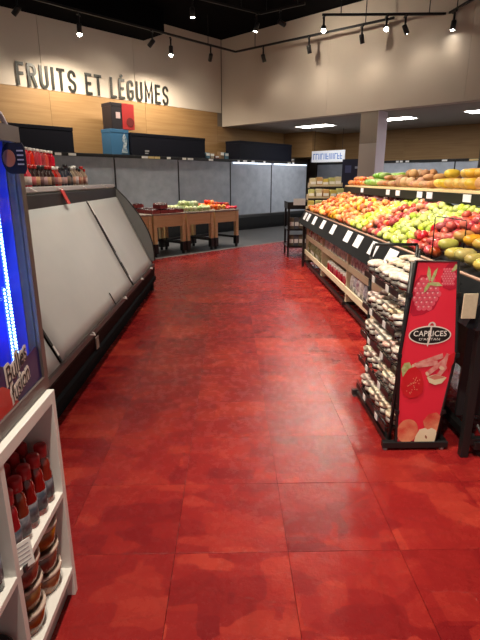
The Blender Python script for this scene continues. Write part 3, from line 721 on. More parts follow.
# dark bottles in the near bay
db = lathe_mesh('dark_bottle', [(0, 0), (.034, 0), (.036, .008), (.036, .11), (.028, .145), (.016, .165), (.015, .20), (0, .20)], mat('dark_glass', (.012, .014, .022), .12, coat=.4), 16)
dc = lathe_mesh('dark_cap', [(0, .19), (.018, .19), (.018, .222), (0, .224)], mat('silver_cap', (.45, .44, .46), .3, metal=.7), 16)
dl = lathe_mesh('dark_label', [(.0365, .03), (.037, .03), (.037, .10), (.0365, .10)], mat('dark_label', (.05, .055, .08), .5, noise=(45, (.22, .22, .27), .1, (1, 1, 1))), 16)
for j in range(3):
    for i in range(4):
        o = thing('dark_bottle', 'dark bottle with silver cap, %s row in near bay of white shelf' % ('front', 'second', 'back')[j], 'bottle', (UX-.055-.085*j, 1.13-.055-.083*i, .468), random.uniform(0, 6), 'dark bottles, %s row' % ('front', 'second', 'back')[j])
        link('bottle_body', db, None, o); link('cap', dc, None, o); link('bottle_label', dl, None, o)
# plastic tubs, stacked
tub = lathe_mesh('tub_body', [(0, 0), (.043, 0), (.046, .004), (.052, .052), (0, .052)], mat('tub_amber', (.30, .085, .018), .18, coat=.6, var=(.02, .1, .3), noise=(60, (.14, .03, .01), .2, (1, 1, 1))), 20)
tlid = lathe_mesh('tub_lid', [(0, .053), (.044, .053), (.045, .058), (.050, .058), (.055, .060), (.056, .052), (.053, .050), (.050, .052)], mat('tub_lid_clear', (.66, .50, .42), .15, coat=.5, alpha=.85), 20)
tname = ['against the white side', 'second from the white side', 'third from the white side', 'next to the divider']
for j in range(2):
    for i in range(2):
        for k in range(3):
            o = thing('food_tub', 'amber plastic tub, %s of its %s stack %s on lower shelf' % (('bottom', 'middle', 'top')[k], ('front', 'rear')[j], tname[i]), 'tub',
                      (UX-.080-.155*j + random.uniform(-.003, .003), 1.13+.375-.083-.158*i + random.uniform(-.003, .003), .131+k*.094), random.uniform(0, 6), 'amber tubs on the lower white shelf')
            link('tub_body', tub, None, o, scale=(1.34, 1.34, 1.5)); link('lid', tlid, None, o, scale=(1.34, 1.34, 1.5))
jb = lathe_mesh('dark_tub', [(0, 0), (.05, 0), (.055, .01), (.058, .12), (0, .12)], mat('dark_tub_body', (.10, .04, .03), .3), 20)
jl = lathe_mesh('dark_tub_lid', [(0, .145), (.052, .145), (.06, .138), (.062, .115), (.058, .115)], mat('dark_tub_lid', (.03, .022, .022), .25), 20)
for j in range(2):
    for i in range(3):
        o = thing('lidded_tub', 'tub with dark lid in lower near bay of white shelf', 'tub', (UX-.07-.13*j, 1.13-.08-.126*i, .131), 0, 'dark lidded tubs')
        link('tub_body', jb, None, o); link('lid', jl, None, o)
pc = thing('price_card', 'white price card clipped to white shelf edge beside sauce bottles', 'card', (UX+.004, 1.165, .455))
bm = bmesh.new(); bbox(bm, 0, .002, -.028, .028, 0, .085); link('card', newmesh('card', bm), WHITEP, pc, rot=(0, R(-8), R(-35)))
for q in range(5): box('print_line', .0022, .0028, -.02, .02, .018+q*.013, .021+q*.013, mat('print_grey', (.35, .34, .36), .6), pc, rot=(0, R(-8), R(-35)))
box('clip', -.004, .004, -.012, .012, -.008, .012, BLACKP, pc)

# ================================================================== PRODUCE STAND (right)
SY0, SY1 = 2.42, 8.95
st = thing('produce_stand', 'long black tiered produce stand along the right side of the aisle', 'stand', (1.36, SY0, 0))
SL = SY1 - SY0
def sx(X): return X-1.36
BEDA = math.atan(.36)
def bedz(X): return .97 + (X-1.40)*.36
prism('bed', [(sx(1.38), .93), (sx(1.38), .965), (sx(2.32), bedz(2.32)), (sx(2.32), bedz(2.32)-.04)], 'y', 0, SL, BLACKP, st)
rail = prism('front_rail', [(sx(1.265), .79), (sx(1.25), .80), (sx(1.355), 1.015), (sx(1.385), 1.015), (sx(1.385), .93), (sx(1.31), .79)], 'y', 0, SL, mat('rail_black', (.012, .013, .015), .6, spec=.15), st)
tube('rail_trim', [(sx(1.37), 0.0, 1.022), (sx(1.37), SL, 1.022)], .010, mat('trim_copper', (.42, .25, .18), .35), st, 6)
for k, y in enumerate([8.55, 8.2, 7.6, 6.9, 6.2, 5.4, 4.95, 4.4, 3.9, 3.4]):
    wv = .22
    a = [(sx(1.2885), .885), (sx(1.345), 1.0), (sx(1.342), 1.0015), (sx(1.2855), .8865)]
    prism('price_tag', a, 'y', y-SY0-wv/2, y-SY0+wv/2, mat('tag_white', (.78, .78, .84), .45), rail)
box('wood_plate', sx(1.21), sx(1.285), -.022, -.014, .85, .985, TAN, rail, .002)
# end cheek panels
for y, nm in ((0, 'near'), (SL-.03, 'far')):
    prism('end_panel', [(sx(1.30), .78), (sx(1.355), 1.03), (sx(2.08), 1.27), (sx(2.08), 1.43), (sx(2.75), 1.43), (sx(2.75), .78)], 'y', y-.012, y+.012, BLACKP, st)
for y in (.03, SL-.06):
    for X in (1.33, 2.68):
        box('leg', sx(X), sx(X)+.045, y-.022, y+.022, 0, .93 if X < 2 else 1.385, BLACK, st, .003)
boxes('low_beam', [(sx(1.40), sx(1.44), 0, SL, .055, .10), (sx(2.68), sx(2.72), 0, SL, .055, .10)], BLACK, st)
for y in (.03, SL*.5, SL-.06): box('cross_beam', sx(1.36), sx(2.7), y-.018, y+.018, .08, .12, BLACK, st)
box('back_board', sx(1.86), sx(1.88), 0, SL, .10, .92, BLACKP, st)
# upper shelf with wood deck
box('upper_shelf', sx(2.08), sx(2.80), 0, SL, 1.385, 1.435, BLACKP, st)
n_b = 6
for k in range(n_b):
    a_, b_ = SL*k/n_b, SL*(k+1)/n_b
    box('deck_board', sx(2.075), sx(2.78), a_, b_-.004, 1.435, 1.46, OAK2, st, .002)
fs = box('upper_fascia', sx(2.055), sx(2.08), 0, SL, 1.34, 1.437, mat('fascia_dark', (.016, .018, .016), .5, spec=.2), st)
for pxx in (363, 389, 399, 421, 431, 469):
    y = (480*2.06/(pxx-230)-.06)/.96 - SY0
    box('price_tag', sx(2.048), sx(2.054), y-.07, y+.07, 1.365, 1.43, MATS['tag_white'], fs)
boxes('shelf_post', [(sx(2.5), sx(2.54), y-.02, y+.02, .93, 1.385) for y in (.06, SL*.5, SL-.06)], BLACK, st)
# wire divider arch stuck in the fruit
tube('wire_divider', [(sx(1.42), 3.35-SY0, .97), (sx(1.415), 3.35-SY0, 1.30), (sx(1.425), 3.35-SY0, 1.31), (sx(1.60), 3.28-SY0, 1.285), (sx(1.605), 3.28-SY0, 1.275), (sx(1.605), 3.28-SY0, 1.0)], .004, BLACK, st, 6)
# lower bays: tan shelf lips and dividers
for z_, dpt in ((.30, .06), (.56, .10)):
    for k in range(4):
        if k == 0: continue
        a_ = SL*k/4+.02; b_ = SL*(k+1)/4-.02
        sh = box('lower_shelf', sx(1.40+(.03 if z_ > .4 else 0)), sx(1.86), a_, b_, z_-.05, z_-.03, TAN, st)
        box('shelf_lip', sx(1.375+(.03 if z_ > .4 else 0)), sx(1.395+(.03 if z_ > .4 else 0)), a_, b_, z_-.055, z_+.02, TAN, sh, .002)
for k in range(1, 4):
    box('bay_divider', sx(1.40), sx(1.86), SL*k/4-.018, SL*k/4+.018, .12, .78, TAN, st)
box('void_shade_sheet', sx(1.42), sx(1.84), .30, .32, .12, .92, BLACKP, st); box('bay_divider', sx(1.40), sx(1.86), SL-.1, SL-.07, .12, .78, TAN, st)  # first box: black sheet added for the dark void under the near end

# packages in the lower bays
def bag_mesh(m, wd=.075, h=.25, th=.038):
    bm = bmesh.new(); n, k = 6, 6; rows = []
    for s_ in (-1, 1):
        g = []
        for i in range(k+1):
            f = i/k; row = []
            for j in range(n+1):
                q = j/n*2-1
                b_ = max(0, 1-abs(q)**3)*math.sin(math.pi*min(1, max(0, f*.93+.035)))**.6
                row.append(bm.verts.new((s_*th*b_ + s_*.001, q*wd*(1-.06*math.sin(math.pi*f)), f*h)))
            g.append(row)
        for i in range(k):
            for j in range(n): bm.faces.new((g[i][j], g[i][j+1], g[i+1][j+1], g[i+1][j]))
    bmesh.ops.remove_doubles(bm, verts=bm.verts, dist=.0025)
    me = newmesh('bag', bm, True); me.materials.append(m); return me
bagm = [bag_mesh(mat('bag_%d' % i, c, .25, noise=(22, c2, .12, (1, 1, 1)))) for i, (c, c2) in enumerate([((.50, .44, .46), (.80, .76, .74)), ((.38, .22, .30), (.72, .66, .70)), ((.42, .32, .18), (.7, .6, .42)), ((.30, .29, .40), (.70, .68, .74)), ((.14, .15, .07), (.36, .34, .2)), ((.36, .05, .05), (.7, .6, .55))])]
band = box('x', 0, 1, 0, 1, 0, 1, WHITEP); bpy.data.objects.remove(band)
bm = bmesh.new(); bbox(bm, -.037, -.0345, -.04, .04, .06, .13); bag_lab = newmesh('bag_label', bm); bag_lab.materials.append(mat('bag_label', (.75, .7, .68), .5, var=(.06, .6, .3)))
can2 = lathe_mesh('tin_body', [(0, 0), (.036, 0), (.037, .004), (.037, .10), (0, .10)], mat('red_tin', (.45, .03, .03), .3, var=(.015, .1, .25)), 12)
can2t = lathe_mesh('tin_top', [(0, .124), (.030, .124), (.0375, .118), (.0375, .100), (0, .100)], WHITEP, 12)
bayn = ['nearest bay', 'bay behind the jar rack', 'middle bay', 'farthest bay']
for k in range(4):
    a_ = SY0 + SL*k/4+.05; b_ = SY0 + SL*(k+1)/4-.05
    if k == 0: continue
    nb = 11
    for i in range(nb):
        y = a_ + .06 + (b_-a_-.12)*i/(nb-1)
        kind = {1: [0, 3, 1], 2: [0, 1, 3], 3: [5, 2, 4]}[k]
        o = thing('snack_bag', 'upright snack bag on upper shelf of %s under the fruit' % bayn[k], 'bag', (1.455+random.uniform(-.01, .01), y, .531), R(random.uniform(-12, 12)), 'snack bags in the ' + bayn[k])
        sc = random.uniform(.85, 1.05)
        link('pouch', bagm[random.choice(kind)], None, o, scale=(1, .8, sc)); link('print_patch', bag_lab, None, o, scale=(1, .8, sc))
        if k == 2:
            if i > 8: continue
            o = thing('tin', 'red tin with white top on lower shelf of the middle bay', 'tin', (1.455, y, .271), random.uniform(0, 6), 'red tins on the lower shelf')
            link('tin_body', can2, None, o, scale=(1.05, 1.05, 1.2)); link('tin_lid', can2t, None, o, scale=(1.05, 1.05, 1.2))
        else:
            o = thing('snack_bag', '%s bag on lower shelf of %s' % ('greenish' if k == 3 else 'clear packed', bayn[k]), 'bag', (1.46+random.uniform(-.01, .01), y, .271), R(random.uniform(-12, 12)), 'lower shelf bags in the ' + bayn[k])
            link('pouch', bagm[4 if k == 3 else random.choice([0, 3, 1])], None, o, scale=(1, .8, .85)); link('print_patch', bag_lab, None, o, scale=(1, .8, .7))

# ================================================================== FRUIT
def apple_w(c):
    n = c.normalized(); r = 1 - .16*max(0, n.z)**6*2 - .10*max(0, -n.z)**6*2
    ta = 1 + .09*n.z
    return Vector((c.x*ta, c.y*ta, c.z*.92*r))
def round_w(c): return Vector((c.x, c.y, c.z*.94))
def pear_w(c):
    n = c.normalized(); k = 1 - .32*max(0, n.z)
    return Vector((c.x*k, c.y*k, c.z*1.28))
def mango_w(c): return Vector((c.x*.82, c.y*1.35 , c.z*.78)) + Vector((0, 0, .15*abs(c.y)))
def tuber_w(c): return Vector((c.x*.8*(1+.1*math.sin(30*c.y)), c.y*1.5, c.z*.75))
FR = .045
A_red = mat('apple_red_skin', (.36, .022, .03), .28, var=(.015, .12, .3), noise=(22, (.55, .13, .09), .16, (1, 1, .5)))
A_green = mat('apple_green_skin', (.42, .55, .06), .28, var=(.012, .12, .18), noise=(14, (.56, .64, .14), .25, (1, 1, 1)))
A_lime = mat('apple_pale_skin', (.52, .62, .16), .28, var=(.015, .12, .15), noise=(12, (.66, .70, .28), .25, (1, 1, 1)))
A_pink = mat('apple_pink_skin', (.56, .10, .07), .3, var=(.02, .15, .25), noise=(18, (.72, .40, .20), .16, (1, 1, .5)))
PEACH = mat('peach_skin', (.78, .42, .10), .5, var=(.02, .12, .2), noise=(16, (.66, .14, .07), .16, (1, 1, 1)))
ORANGE = mat('orange_skin', (.82, .46, .08), .4, var=(.012, .1, .12), bump=(150, .1))
NECT = mat('nectarine_skin', (.52, .05, .04), .3, var=(.015, .1, .25), noise=(18, (.75, .34, .08), .16, (1, 1, 1)))
MANGO = mat('mango_skin', (.50, .46, .08), .32, var=(.03, .1, .2), noise=(9, (.62, .20, .05), .22, (1, 1, 1)))
MANGR = mat('mango_green_skin', (.38, .44, .09), .32, var=(.03, .1, .2), noise=(9, (.5, .42, .12), .22, (1, 1, 1)))
YEL = mat('yellow_fruit_skin', (.56, .38, .09), .4, var=(.015, .1, .15), noise=(11, (.56, .34, .05), .25, (1, 1, 1)))
BRN = mat('brown_tuber_skin', (.36, .19, .09), .7, var=(.015, .15, .25), noise=(25, (.46, .27, .14), .2, (1, 1, 1)), bump=(60, .3))
TUB2 = mat('tan_tuber_skin', (.46, .27, .13), .7, var=(.02, .15, .25), noise=(25, (.36, .18, .09), .2, (1, 1, 1)), bump=(60, .3))
GRN = mat('green_squash_skin', (.16, .34, .05), .35, var=(.02, .1, .2), noise=(14, (.28, .46, .1), .2, (1, 1, 1)))
stemM = mat('fruit_stem', (.12, .07, .03), .7)
def fruit(name, m, w_, r): return ico(name, m, r, 2, lambda c: w_(c/r)*r)
me_ar = fruit('red_apple', A_red, apple_w, FR); me_ag = fruit('green_apple', A_green, apple_w, FR); me_al = fruit('pale_apple', A_lime, apple_w, FR)
me_ap = fruit('pink_apple', A_pink, apple_w, FR); me_pe = fruit('peach', PEACH, round_w, FR); me_or = fruit('orange', ORANGE, round_w, FR); me_ne = fruit('nectarine', NECT, round_w, FR*.95)
me_dk = fruit('plum', mat('dark_plum_skin', (.10, .018, .02), .3, var=(.02, .2, .5)), round_w, .042); me_mg = fruit('mango', MANGO, mango_w, .058); me_mgg = fruit('green_mango', MANGR, mango_w, .058)
me_ye = fruit('yellow_melon', YEL, mango_w, .068); me_br = fruit('coconut', BRN, round_w, .065); me_tu = fruit('sweet_potato', TUB2, tuber_w, .055); me_gs = fruit('green_squash', GRN, tuber_w, .07)
bm = bmesh.new(); badd_tube(bm, [(0, 0, .026), (.002, 0, .036), (.006, 0, .046)], .0022, 5); me_stem = newmesh('stem', bm); me_stem.materials.append(stemM)
SHR = .10   # the stripes lean a little towards the far end as they rise
def stripe(y0, y1, picks, r=FR, stems=False, x0=1.415, x1=2.16, rough=.02, el=1.0):
    step = r*1.93; row = 0
    L = (x1-x0)/math.cos(BEDA); nrow = int(L/(step*.9*el))
    for j in range(nrow):
        X = x0 + (x1-x0)*(j+.5)/nrow
        ny = max(1, int((y1-y0)/step)); sh = SHR*(X-x0)
        for i in range(ny):
            y = y0 + (y1-y0)*(i+.5+(.25 if j % 2 else -.25))/ny + sh
            if y > SY1-.06 or y < SY0+.05: continue
            me, nm, lab, cat, grp = random.choice(picks)
            top = random.random() < .22
            z = bedz(X) + r*1.06 + random.uniform(0, rough) + (r*.75 if top else 0) + .05*math.sin(math.pi*(X-x0)/(x1-x0))*(.6+.4*math.sin(y*4))
            o = link(nm, me, None, None, loc=(X+random.uniform(-.006, .006), y+random.uniform(-.008, .008), z), rot=(random.uniform(-.9, .9), random.uniform(-.9, .9), random.uniform(0, 6.28)) if el == 1 else (0, -BEDA, math.pi/2+random.uniform(-.3, .3)), scale=(random.uniform(.9, 1.05),)*3)
            tag(o, lab, cat, grp)
            if stems and random.random() < .5: link('stem', me_stem, None, o)
            # a second fruit below fills the gaps of the pile
P_mg = [(me_mg, 'mango', 'red and yellow mango at the near end of the fruit bed', 'mango', 'mangoes at the near end'), (me_mgg, 'mango', 'green mango at the near end of the fruit bed', 'mango', 'green mangoes at the near end')]
P_ar = [(me_ar, 'red_apple', 'dark red apple in stripe between the mangoes and bright green apples', 'apple', 'red apples in the nearest stripe')]
P_al = [(me_al, 'green_apple', 'pale green apple in the widest green stripe of fruit bed', 'apple', 'green apples in the wide stripe'), (me_ag, 'green_apple', 'yellow green apple in the widest green stripe of fruit bed', 'apple', 'yellow green apples in the wide stripe')]
P_r2 = [(me_ap, 'red_apple', 'rosy red apple in stripe between the two green apple stripes', 'apple', 'rosy apples in the middle stripe'), (me_ar, 'red_apple', 'deep red apple in stripe between the two green apple stripes', 'apple', 'deep red apples in the middle stripe')]
P_g2 = [(me_ag, 'green_apple', 'green apple in the narrow stripe next to the peaches', 'apple', 'green apples in the narrow stripe')]
P_pe = [(me_pe, 'peach', 'blushed peach in the far orange section of fruit bed', 'peach', 'peaches in the far section'), (me_or, 'orange', 'orange fruit in the far orange section of fruit bed', 'orange', 'oranges in the far section'), (me_pe, 'peach', 'blushed peach in the far orange section of fruit bed', 'peach', 'peaches in the far section'), (me_ne, 'nectarine', 'red nectarine in the far orange section of fruit bed', 'nectarine', 'nectarines in the far section')]
P_ne = [(me_ne, 'nectarine', 'red nectarine at the far end of the fruit bed', 'nectarine', 'nectarines at the far end'), (me_pe, 'peach', 'peach among the nectarines at the far end of fruit bed', 'peach', 'peaches at the far end')]
stripe(2.47, 3.36, P_mg, .058, el=1.4)
stripe(3.36, 3.92, P_ar, FR, True)
stripe(3.92, 4.70, P_al, FR, True)
stripe(4.70, 5.22, P_r2, FR, True)
stripe(5.22, 5.75, P_g2)
stripe(5.75, 8.1, P_pe, .048, x1=2.0)
P_dk = [(me_dk, 'plum', 'dark plum in back rows of the far fruit section under upper shelf', 'plum', 'dark plums in the back rows')]
stripe(5.85, 8.1, P_dk, .04, x0=2.0, x1=2.2)
stripe(8.1, 8.95, P_ne)
# ---- upper shelf produce
def upper(y0, y1, picks, r, rows=4, el=1.0):
    n_ = max(1, int((y1-y0)/(r*2.0))); rows = max(2, int(rows/el+.5))
    for lay in range(2):
        for j in range(rows-lay):
            for i in range(n_ - (lay > 0)):
                if lay == 1 and random.random() < .2: continue
                me, nm, lab, cat, grp = random.choice(picks)
                y = y0 + (y1-y0)*(i+.5+.5*(lay % 2))/n_; X = 2.11 + r*.95*el + (j + .5*lay)*r*2.0*el
                z = 1.461 + r*(.97 if el == 1 else .80) + lay*r*1.35
                o = link(nm, me, None, None, loc=(X+random.uniform(-.01, .01), y+random.uniform(-.01, .01), z), rot=(random.uniform(-.4, .4), random.uniform(-.4, .4), random.uniform(0, 6.28)) if el == 1 else (0, 0, math.pi/2+random.uniform(-.3, .3)), scale=(random.uniform(.85, 1.04),)*3)
                tag(o, lab, cat, grp)
def PK(me, nm, lab, cat, grp): return [(me, nm, lab, cat, grp)]
upper(2.5, 3.9, PK(me_tu, 'root_vegetable', 'brown root vegetable on the near end of the upper shelf', 'vegetable', 'roots at the near end of upper shelf'), .055, 5, el=1.5)
upper(3.9, 4.35, PK(me_br, 'brown_tuber', 'round brown tuber right of the yellow melons on upper shelf', 'vegetable', 'round brown tubers beside the melons'), .065, 4)
upper(4.35, 5.25, PK(me_ye, 'yellow_melon', 'golden yellow melon on the upper shelf', 'melon', 'yellow melons on upper shelf'), .068, 4, el=1.35)
upper(5.25, 5.9, PK(me_tu, 'sweet_potato', 'tan sweet potato left of the yellow melons on upper shelf', 'sweet potato', 'tan sweet potatoes on upper shelf'), .055, 5, el=1.5)
upper(5.9, 6.4, PK(me_br, 'coconut', 'round brown coconut near the column end of upper shelf', 'coconut', 'coconuts on upper shelf'), .070)
upper(6.4, 7.2, PK(me_tu, 'sweet_potato', 'reddish sweet potato right of green squash on upper shelf', 'sweet potato', 'sweet potatoes by the squash'), .055, 5, el=1.5)
upper(7.2, 7.9, PK(me_gs, 'green_squash', 'long green squash on the upper shelf', 'squash', 'green squashes on upper shelf'), .07, 4, el=1.5)
upper(7.9, 8.9, [(me_ne, 'nectarine', 'red nectarine at the far end of the upper shelf', 'nectarine', 'nectarines on upper shelf'), (me_pe, 'peach', 'peach at the far end of the upper shelf', 'peach', 'peaches on upper shelf')], .045, 5)
# small red and white packs behind the melons
for k, (y, c) in enumerate([(4.62, (.6, .05, .08)), (4.85, (.55, .72, .72)), (5.0, (.62, .45, .42))]):
    o = thing('fruit_pack', ('red', 'pale turquoise', 'pinkish')[k] + ' pack standing behind the yellow melons', 'pack', (2.62, y, 1.461), .2)
    box('carton', -.05, .05, -.08, .08, 0, .27 - .03*k, mat('fpack%d' % k, c, .4), o, .008); box('print_band', -.0525, -.049, -.07, .07, .1, .18, WHITEP, o)
tube_o = thing('divider_post', 'thin black post behind the upper shelf tubers', 'post', (2.72, 5.42, 1.461)); box('post', -.02, .02, -.02, .02, 0, .42, BLACK, tube_o); box('foot', -.04, .04, -.04, .04, 0, .012, BLACK, tube_o)

# ================================================================== STEPPED END DISPLAY
CART = [mat('carton_%d' % i, c, .5) for i, c in enumerate([(.60, .50, .12), (.50, .52, .20), (.62, .56, .36), (.55, .34, .14)])]
for k, (x0, y0_, z0) in enumerate(((1.42, 9.12, .98), (1.46, 9.36, 1.19), (1.52, 9.60, 1.40))):
    stp = ('lowest', 'middle', 'top')[k]; x1_ = 2.15
    o = thing('stepped_crate', 'wooden crate, %s step of the end display beyond the peaches' % stp, 'crate', (x0, y0_, z0))
    W = x1_-x0
    boxes('body', [(0, W, -.11, .11, 0, .02), (0, .012, -.11, .11, .02, .10), (W-.012, W, -.11, .11, .02, .10), (.012, W-.012, .098, .11, .02, .10), (.012, W-.012, -.11, -.098, .02, .06)], TAN, o)
    for xs in (.02, W-.05):
        for ys in (-.09, .06): box('support', xs, xs+.03, ys, ys+.03, -z0, 0, BLACK, o)
    box('lip', 0, W, -.118, -.11, -.03, .03, BLACK, o)
    for i in range(5):
        c = thing('fruit_carton', '%s carton from the aisle in the %s crate of end display' % (('first', 'second', 'third', 'fourth', 'fifth')[i], stp), 'carton', (x0+.075+(W-.15)*i/4, y0_, z0+.021), R(random.uniform(-6, 6)), 'cartons in the %s end crate' % stp)
        hh = random.uniform(.14, .19)
        box('carton', -.055, .055, -.08, .08, 0, hh, CART[(i+k) % 4], c, .006); box('print_band', -.05, .05, -.0835, -.0795, hh*.3, hh*.6, WHITEP, c)
er = thing('wire_stand', 'narrow black stand with white card beyond the end of produce stand', 'stand', (1.42, 10.3, 0))
for x_ in (-.22, .22):
    for y_ in (-.3, .3): box('leg', x_-.02, x_+.02, y_-.02, y_+.02, 0, 1.0, BLACK, er)
for z_ in (.2, .55, .98): box('tray', -.25, .25, -.33, .33, z_, z_+.03, BLACK, er)
boxes('tray_rim', [(-.25, -.235, -.33, .33, 1.01, 1.12), (.235, .25, -.33, .33, 1.01, 1.12), (-.235, .235, -.33, -.315, 1.01, 1.12)], BLACK, er)
box('card', -.14, .10, -.346, -.338, 1.06, 1.19, WHITEP, er)
for k in range(8):
    z_ = (.231, .581)[k // 4]
    o = thing('goods_pack', 'pale pack on the %s tray of the narrow black stand' % ('lower', 'middle')[k // 4], 'pack', (1.42-.15+.1*(k % 4), 10.1, z_), 0, 'packs on the narrow stand')
    box('carton', -.045, .045, -.07, .07, 0, .22, mat('drab_pack%d' % (k % 2), [(.16, .13, .09), (.10, .10, .12)][k % 2], .6), o, .006); box('print_band', -.04, .04, -.073, -.069, .06, .14, WHITEP, o)

# ================================================================== JAR RACK WITH BANNER
RX, RY0, RY1 = .93, 2.55, 3.25
rk2 = thing('jar_rack', 'black wire floor rack of jars with a red banner end', 'rack', (1.11, 2.9, 0))
def r_(X, Y, Z): return (X-1.11, Y-2.9, Z)
def bar(p, q, r=.011, nm='frame_bar', parent=None): return tube(nm, [r_(*p), r_(*q)], r, BLACK, parent or rk2, 6)
XA, XB = .93, 1.29
# floor frame: feet bars at each end
for y in (RY0-.02, RY1+.02):
    box('foot_bar', XA-.03-1.11, XB+.0-1.11, y-.018-2.9, y+.018-2.9, .015, .055, BLACK, rk2, .004)
    for X in (XA-.01, XB-.03): lathe('foot_pad', [(0, 0), (.014, 0), (.014, .016), (0, .016)], mat('pad_grey', (.4, .4, .4), .5), rk2, 10, loc=r_(X, y, 0))
box('side_bar', XB-.04-1.11, XB-1.11, RY0-2.9, RY1-2.9, .02, .055, BLACK, rk2)
box('side_bar', XA-1.11, XA+.03-1.11, RY0-2.9, RY1-2.9, .02, .05, BLACK, rk2)
bar((1.0, RY1, .05), (.96, RY1, 1.05)); bar((1.27, RY1, .05), (1.27, RY1, 1.13)); bar((.96, RY1, 1.05), (.98, RY1, 1.13)); bar((.98, RY1, 1.13), (1.27, RY1, 1.13))
bar((.97, RY1+.02, .05), (1.05, RY1+.02, .20)); 
bar((.95, RY0+.01, .05), (.985, RY0+.01, 1.12)); bar((1.25, RY0+.01, .05), (1.225, RY0+.01, 1.12))
bar((1.29, RY1, .05), (1.29, RY1, 1.1)); bar((1.29, 2.9, .05), (1.29, 2.9, 1.0))
TZ = [.945, .725, .525, .330, .115]
TILT = .16
for k, z in enumerate(TZ):
    tr = tubes('wire_tray', [[r_(XA, y, z), r_(1.27, y, z + .34*TILT)] for y in [RY0+.03+i*.105 for i in range(7)]] +
          [[r_(X, RY0+.02, z + (X-XA)*TILT), r_(X, RY1-.01, z+(X-XA)*TILT)] for X in (XA, 1.015, 1.10, 1.185, 1.27)] +
          [[r_(XA-.005, RY0+.02, z+.03), r_(XA-.005, RY1-.01, z+.03)]], .0035, BLACK, rk2, 5)
    box('tray_lip', XA-.008-1.11, XA-.003-1.11, RY0+.02-2.9, RY1-.01-2.9, z-.025, z+.012, BLACK, tr)
    for i in range(2): box('price_card', XA-.012-1.11, XA-.009-1.11, 2.72+.28*i-2.9, 2.77+.28*i-2.9, z-.028, z+.012, WHITEP, tr)
jar_b = lathe_mesh('jar_body', [(0, 0), (.032, 0), (.036, .006), (.036, .042), (.031, .052), (0, .052)], mat('jam_glass', (.10, .02, .015), .1, coat=.7, var=(.06, .3, .8)), 12)
jar_b2 = lathe_mesh('jar_body_dark', [(0, 0), (.032, 0), (.036, .006), (.036, .042), (.031, .052), (0, .052)], mat('jam_dark', (.03, .02, .03), .1, coat=.7), 12)
bm = bmesh.new(); prof = [(.040, .044), (.0465, .049), (.0455, .061), (.040, .067), (0, .070)]
badd_lathe(bm, prof, 14, cap=False)
for v in bm.verts:
    a = math.atan2(v.co.y, v.co.x)
    if v.co.z < .058: v.co.x *= 1+.07*math.cos(7*a); v.co.y *= 1+.07*math.cos(7*a)
jar_l = newmesh('jar_cloth', bm, True); jar_l.materials.append(mat('jar_cloth', (.88, .83, .70), .7, var=(.04, .35, .08), noise=(42, (.60, .42, .33), .13, (1, 1, 1)), bump=(120, .4)))
jar_lab = lathe_mesh('jar_label', [(.0365, .012), (.037, .012), (.037, .036), (.0365, .036)], mat('jar_label', (.7, .68, .6), .5), 12)
tn = ['top', 'second', 'third', 'fourth', 'bottom']
for k, z in enumerate(TZ):
    rows = 4 if k == 0 else 3
    for j in range(rows):
        if k == 0 and j == 3: continue
        for i in range(6):
            X = XA + .050 + j*.106; y = RY0 + .07 + i*.112
            zz = z + (X-XA)*TILT + .005
            row = ('front', 'second', 'third', 'back')[j]
            js = 1.16
            o = thing('jam_jar', 'small jar with cream cloth cap, %s row of the %s rack tier' % (row, tn[k]), 'jar', (X, y, zz), random.uniform(0, 6), 'jars in the %s row of the %s tier' % (row, tn[k]))
            o.rotation_euler = (random.uniform(-.06, .06), -math.atan(TILT), random.uniform(0, 6))
            link('glass', jar_b if random.random() < .5 else jar_b2, None, o, scale=(js, js, 1.1)); link('cloth_cap', jar_l, None, o, scale=(js, js, 1.1)); link('jar_label', jar_lab, None, o, scale=(js, js, 1.1))
# ---- banner panel facing the entrance
BY = RY0 - .025
OLD_L, OLD_R = ((1.135, 1.006), (.60, .968), (.035, 1.012)), ((1.135, 1.25), (.60, 1.31), (.035, 1.275))
NEW_L, NEW_R = ((1.135, .992), (.60, .952), (.035, .982)), ((1.135, 1.217), (.60, 1.272), (.035, 1.212))
def edge_x(tab, z):
    (za, xa), (zb, xb), (zc, xc) = tab
    return xa+(xb-xa)*(za-z)/(za-zb) if z > zb else xb+(xc-xb)*(zb-z)/(zb-zc)
def bf(p, d=0):
    x_, z_ = p; l0, r0, l1, r1 = (edge_x(t, z_) for t in (OLD_L, OLD_R, NEW_L, NEW_R))
    return (l1 + (x_-l0)*(r1-l1)/(r0-l0) - 1.11, BY-.001-d-2.9, z_)
outl = [(1.006, 1.135), (1.25, 1.135), (1.31, .60), (1.275, .035), (1.012, .035), (.968, .60)]
bn = link('banner', None, None, rk2); bpy.data.objects.remove(bn)
bn = flat('banner', outl, lambda p: bf(p), mat('banner_red', (.80, .028, .06), .4), rk2, .006)
tube('banner_frame', [bf(p, -.004) for p in outl], .011, BLACK, rk2, 6, closed=True)
for z_ in (.25, .6, .95): 
    for X in (edge_x(NEW_L, z_)-.004, edge_x(NEW_R, z_)+.004): box('banner_clip', X-.012-1.11, X+.012-1.11, BY-.012-2.9, BY+.012-2.9, z_-.012, z_+.012, BLACK, rk2)
def disc(cx_, cz_, rx, rz, n=20, a0=0): return [(cx_+rx*math.cos(2*math.pi*i/n+a0), cz_+rz*math.sin(2*math.pi*i/n+a0)) for i in range(n)]
lay = [0]
def pr(poly, m, nm='print_shape'):
    lay[0] += 1
    d = .0004 + .00012*lay[0]
    return flat(nm, poly, lambda p: bf(p, d), m, bn, .0001)
pm = lambda n, c, c2=None, sc=30: mat('print_'+n, c, .45, noise=(sc, c2, .2, (1, 1, 1)) if c2 else None)
def rot2(poly, cx_, cz_, a): return [(cx_+(x_-cx_)*math.cos(a)-(z_-cz_)*math.sin(a), cz_+(x_-cx_)*math.sin(a)+(z_-cz_)*math.cos(a)) for x_, z_ in poly]
